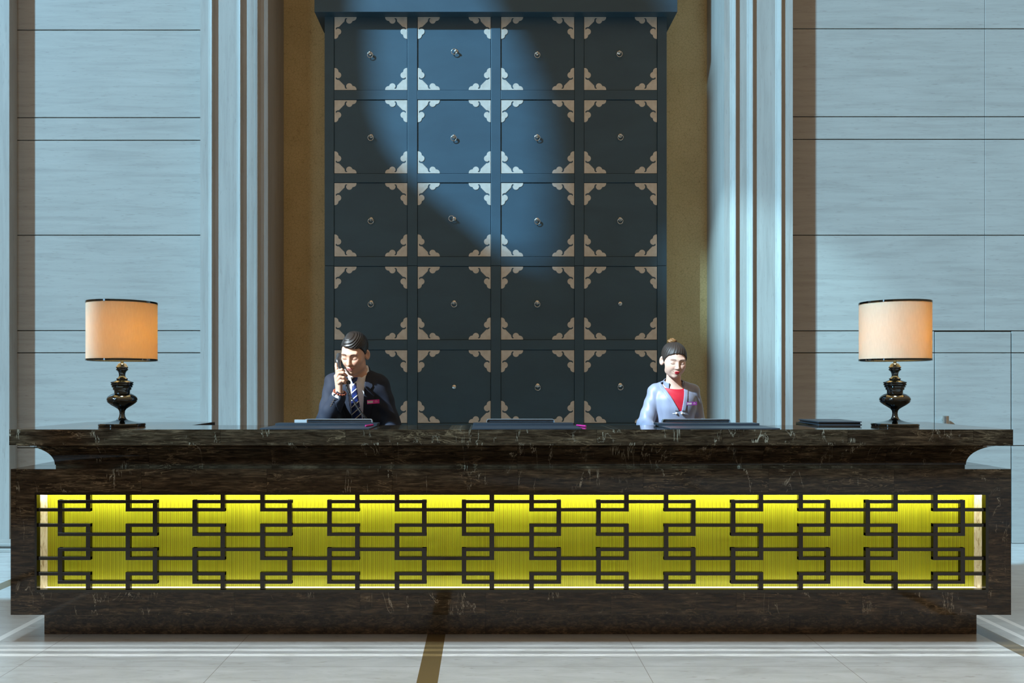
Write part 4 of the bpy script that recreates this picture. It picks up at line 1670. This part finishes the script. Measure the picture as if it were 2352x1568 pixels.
def w_coat_base(p, off=0.0):
    d = loft(p, [(z, a, b, c + .007 + off, e + .008 + off) for z, a, b, c, e in w_tr[:-1]])
    d = smin(d, cone(p, wSL, wSR, .043 + off, .043 + off), 0.03)
    d = smin(d, cone(p, wSL, (1.135, 5.178, 1.262), .040 + off, .040 + off), 0.02)
    d = smin(d, cone(p, wSR, (1.215, 5.178, 1.262), .040 + off, .040 + off), 0.02)
    tL = tuple(A3(*wEL) + (A3(*wWL) - A3(*wEL)) * .25)
    tR = tuple(A3(*wER) + (A3(*wWR) - A3(*wER)) * .35)
    d = smin(d, chain(p, [wSL, wEL, tL], [.044 + off, .053 + off, .058 + off]), 0.008)
    d = smin(d, chain(p, [wSR, wER, tR], [.044 + off, .049 + off, .054 + off]), 0.008)
    d = d + 0.0016 * np.sin(p[:, 2] * 62 + p[:, 0] * 90) * np.clip((np.abs(p[:, 0] - 1.177) - .10) / .04, 0, 1)
    return d


WCX = 1.190


def w_open(p, grow=0.0):
    o = vee(p, WCX, 1.267, 1.108, .093 + grow, .042 + grow, .006 + grow, .012 + grow)
    return np.maximum(o, p[:, 1] - 5.17)


def w_jacket(p):
    b = w_coat_base(p)
    d = np.maximum(b, -(b + 0.008))
    d = smax(d, -w_open(p), 0.003)
    nk = np.maximum(np.linalg.norm((p - A3(1.173, 5.165, 0))[:, :2] / A3(.058, .056), axis=1) * .056 - .056, 1.20 - p[:, 2])
    d = smax(d, -nk, 0.004)
    return d


cw = [axis([(.90, 1.43, .0038)]), axis([(5.0, 5.34, .004)]), axis([(.82, 1.31, .0038)])]
wj = surface_nets(w_jacket, *cw, 'jacket', M['jacket_w'], wom, None, WO, 2)


def w_band(p):
    b = w_coat_base(p)
    d = np.abs(b - .0012) - .0032
    o = w_open(p)
    grow = w_open(p, .024)
    r = np.maximum(grow, -(o + .0015))
    r = np.maximum(r, 1.045 - p[:, 2])
    nk = np.linalg.norm((p - A3(1.173, 5.165, 0))[:, :2] / A3(.058, .056), axis=1) * .056 - .0565
    return np.maximum(np.maximum(d, r), np.maximum(-nk, p[:, 2] - 1.285))


surface_nets(w_band, axis([(1.08, 1.30, .0026)]), axis([(5.02, 5.20, .0026)]), axis([(1.03, 1.31, .0026)]), 'front_band', M['jacket_w'], wj, None, (0, 0, 0), 1)


def w_collar(p):
    c = cone(p, (1.174, 5.172, 1.22), (1.171, 5.150, 1.32), .066, .056)
    z = p[:, 2]
    d = np.maximum(np.abs(c) - .0026, np.maximum(1.235 - z, plane(p, (1.17, 5.15, 1.293), (0, -.35, 1))))
    return np.maximum(d, -np.maximum(vee(p, 1.178, 1.30, 1.2, .042, .042, .042, .042), p[:, 1] - 5.15))


surface_nets(w_collar, axis([(1.09, 1.26, .0026)]), axis([(5.07, 5.26, .0026)]), axis([(1.21, 1.33, .0026)]), 'stand_collar', M['jacket_w'], wj, None, (0, 0, 0), 1)


def w_pipe(p):
    c = cone(p, (1.174, 5.172, 1.22), (1.171, 5.150, 1.32), .0628, .0528)
    z = p[:, 2]
    d = np.maximum(np.abs(c) - .0018, np.maximum(1.233 - z, plane(p, (1.17, 5.15, 1.292), (0, -.35, 1))))
    return np.maximum(d, -np.maximum(vee(p, 1.178, 1.30, 1.2, .038, .038, .038, .038), p[:, 1] - 5.15))


surface_nets(w_pipe, axis([(1.09, 1.26, .0026)]), axis([(5.07, 5.26, .0026)]), axis([(1.21, 1.33, .0026)]), 'collar_lining', M['trim_brown'], wj, None, (0, 0, 0), 1)
for c_ in wj.children: c_.location = Vector(c_.location) - Vector(WO)
for c_ in jk.children: c_.location = Vector((0, 0, 0)) if c_.name.startswith('sleeve') else -Vector(MO)


def w_top(p):
    b = loft(p, [(z, a, bb, c - .001, e + .001) for z, a, bb, c, e in w_tr])
    d = np.maximum(b, -(b + .008))
    zt = 1.241 + 0.6 * (p[:, 0] - 1.177) ** 2 * 4
    return np.maximum(np.maximum(d, p[:, 2] - zt), np.maximum(.9 - p[:, 2], p[:, 1] - 5.2)) + 0.0008 * np.sin(p[:, 2] * 120 + p[:, 0] * 60)


surface_nets(w_top, axis([(1.03, 1.32, .003)]), axis([(5.04, 5.22, .003)]), axis([(.89, 1.25, .003)]), 'red_top', M['red'], wom, None, WO, 1)
bm = BM()
for px in (1553.5, 1566.3):
    c = P(px, 949, 5.062)
    bmesh.ops.create_uvsphere(bm, u_segments=14, v_segments=10, radius=.0068, matrix=Matrix.Translation(c))
    e = P(px + (-9 if px < 1560 else 9), 949.5, 5.07)
    tube([c, e], .0016, 6, bm)
build('pearl_button', off(bm, WO), M['pearl'], wj, smooth=True)
badge(wom, WO, P(1589.5, 926.5, 5.055), .0685, .021, 0.05, -0.01, M['badge_w'], 0.30)


def skirt(p):
    d = loft(p, [(.45, 1.176, 5.20, .150, .11), (.70, 1.176, 5.20, .165, .12), (.92, 1.176, 5.19, .135, .10)])
    return np.maximum(d, -(d + .012))


surface_nets(skirt, axis([(.99, 1.36, .01)]), axis([(5.06, 5.34, .01)]), axis([(.42, .95, .01)]), 'skirt', M['jacket_w'], wom, None, WO)
surface_nets(lambda p: shoes(p, 1.176, 5.20, .66), axis([(1.02, 1.33, .007)]), axis([(4.98, 5.30, .007)]), axis([(-.014, .13, .007)]), 'shoes', M['shoe'], wom, None, WO)


# ------------------------------------------------------------------ light
# unseen blocker added at the left; its hole shapes the cabinet's sun patch
SUN = Vector((1.3, 1.0, -1.1))
GX = -4.5


def gob(px, py):
    x, z = cx(px), cz(py)
    t = (x - GX) / SUN.x
    return (DCAB - t, z - SUN.z * t)


blocker = [gob(690, -420), gob(690, 1090), gob(1620, 1090), gob(1605, 120), gob(1560, 60), gob(1560, -420)]
hole = [(850, -220), (845, 40), (846, 160), (856, 270), (885, 345), (955, 425), (1060, 508), (1150, 582), (1205, 604), (1240, 590), (1260, 540),
        (1262, 420), (1254, 300), (1236, 190), (1195, 90), (1150, 20), (1190, -220)]
bm = prism([blocker, [gob(*p) for p in hole]], GX - 0.03, GX + 0.03, axis='x')
tag(build('sun_blocker', bm, M['stone']), kind='structure')

# low unseen blocker, added to keep the sun off the counter front
S0 = 5.40
sill = [(-6.0, 0.0), (5.0, 0.0), (5.0, 0.2), (4.6, S0 - 1.1 * 4.6)]
for a, b in ((2.315, 2.14), (-0.925, -1.08)):  # steps added to trim the sun on the lamp shades
    sill += [(a, S0 - 1.1 * a), (a, 6.75 - 1.1 * a), (b, 6.75 - 1.1 * b), (b, S0 - 1.1 * b)]
bm = prism([sill + [(-6.0, S0 + 6.6)]], GX - 0.03, GX + 0.03, axis='x')
tag(build('low_sun_blocker', bm, M['stone']), kind='structure')

sl_d = bpy.data.lights.new('sun', 'SUN')
sl_d.energy = 7.4
sl_d.color = (0.34, 0.71, 1.0)
sl_d.angle = math.radians(2.0)
so = link(bpy.data.objects.new('sun', sl_d))
so.rotation_euler = SUN.to_track_quat('-Z', 'Y').to_euler()
so.location = (-4, 0, 8)

w = bpy.data.worlds.new('world')
SC.world = w
w.use_nodes = True
bg = w.node_tree.nodes['Background']
nt = w.node_tree
tc = nt.nodes.new('ShaderNodeTexCoord')
sp = nt.nodes.new('ShaderNodeSeparateXYZ')
rp = nt.nodes.new('ShaderNodeValToRGB')
mr = nt.nodes.new('ShaderNodeMapRange')
nt.links.new(tc.outputs['Generated'], sp.inputs[0])
nt.links.new(sp.outputs['Z'], mr.inputs['Value'])
mr.inputs['From Min'].default_value = -1
nt.links.new(mr.outputs[0], rp.inputs[0])
rp.color_ramp.elements[0].position = 0.42
rp.color_ramp.elements[0].color = (0.30, 0.24, 0.17, 1)
rp.color_ramp.elements[1].position = 0.85
rp.color_ramp.elements[1].color = (1.55, 1.08, 0.62, 1)
nt.links.new(rp.outputs[0], bg.inputs['Color'])
bg.inputs['Strength'].default_value = 0.36


def area(name, loc, target, size, energy, col, sy=None, spread=None):
    d = bpy.data.lights.new(name, 'AREA')
    d.energy = energy
    d.color = col
    d.shape = 'RECTANGLE'
    d.size = size
    d.size_y = sy or size
    if spread: d.spread = math.radians(spread)
    o = link(bpy.data.objects.new(name, d))
    o.location = loc
    o.rotation_euler = (Vector(target) - Vector(loc)).to_track_quat('-Z', 'Y').to_euler()
    return o


area('ceiling_light', (0.2, 2.3, 5.9), (0.2, 2.3001, 0), 9.0, 100, (0.60, 0.83, 1.0), 3.9, 14)
for k, (dd, wd, e) in enumerate(((4.030, 0.010, 0.3), (3.966, 0.014, 0.6), (3.893, 0.020, 0.75))):  # narrow added lamps that throw bright streaks along the floor
    area('floor_streak_light', (0.2, dd, 5.8), (0.2, dd + 0.0001, 0), 7.5, e, (0.85, 0.95, 1.0), wd, 0.5)
area('window_light', (-4.3, 1.0, 3.0), (0.5, 5.6, 1.6), 0.8, 45, (0.50, 0.78, 1.0), 3.6)
sd = bpy.data.lights.new('wall_patch_spot', 'SPOT')  # added spot, brightens a patch of the right casing and wall
sd.energy = 3800
sd.color = (0.45, 0.82, 1.0)
sd.spot_size = math.radians(9.5)
sd.spot_blend = 0.8
sd.shadow_soft_size = 0.03
go = link(bpy.data.objects.new('wall_patch_spot', sd))
aim = Vector((X(1800, DW), DW, Z(705, DW)))
go.location = aim - 5 * Vector((1.3, 1.0, -0.8))
go.rotation_euler = (aim - go.location).to_track_quat('-Z', 'Y').to_euler()


def beam(target, energy, cone, col):
    """added spot along the sun direction, warm light for one person"""
    d = bpy.data.lights.new('person_spot', 'SPOT')
    d.energy = energy
    d.color = col
    d.spot_size = math.radians(cone)
    d.spot_blend = 0.5
    d.shadow_soft_size = 0.05
    o = link(bpy.data.objects.new('person_spot', d))
    o.location = Vector(target) - 5 * SUN
    o.rotation_euler = SUN.to_track_quat('-Z', 'Y').to_euler()


beam((-0.80, 4.72, 1.36), 9500, 4.0, (1.0, 0.90, 0.78))
beam((1.14, 5.12, 1.30), 5000, 4.2, (1.0, 0.90, 0.80))
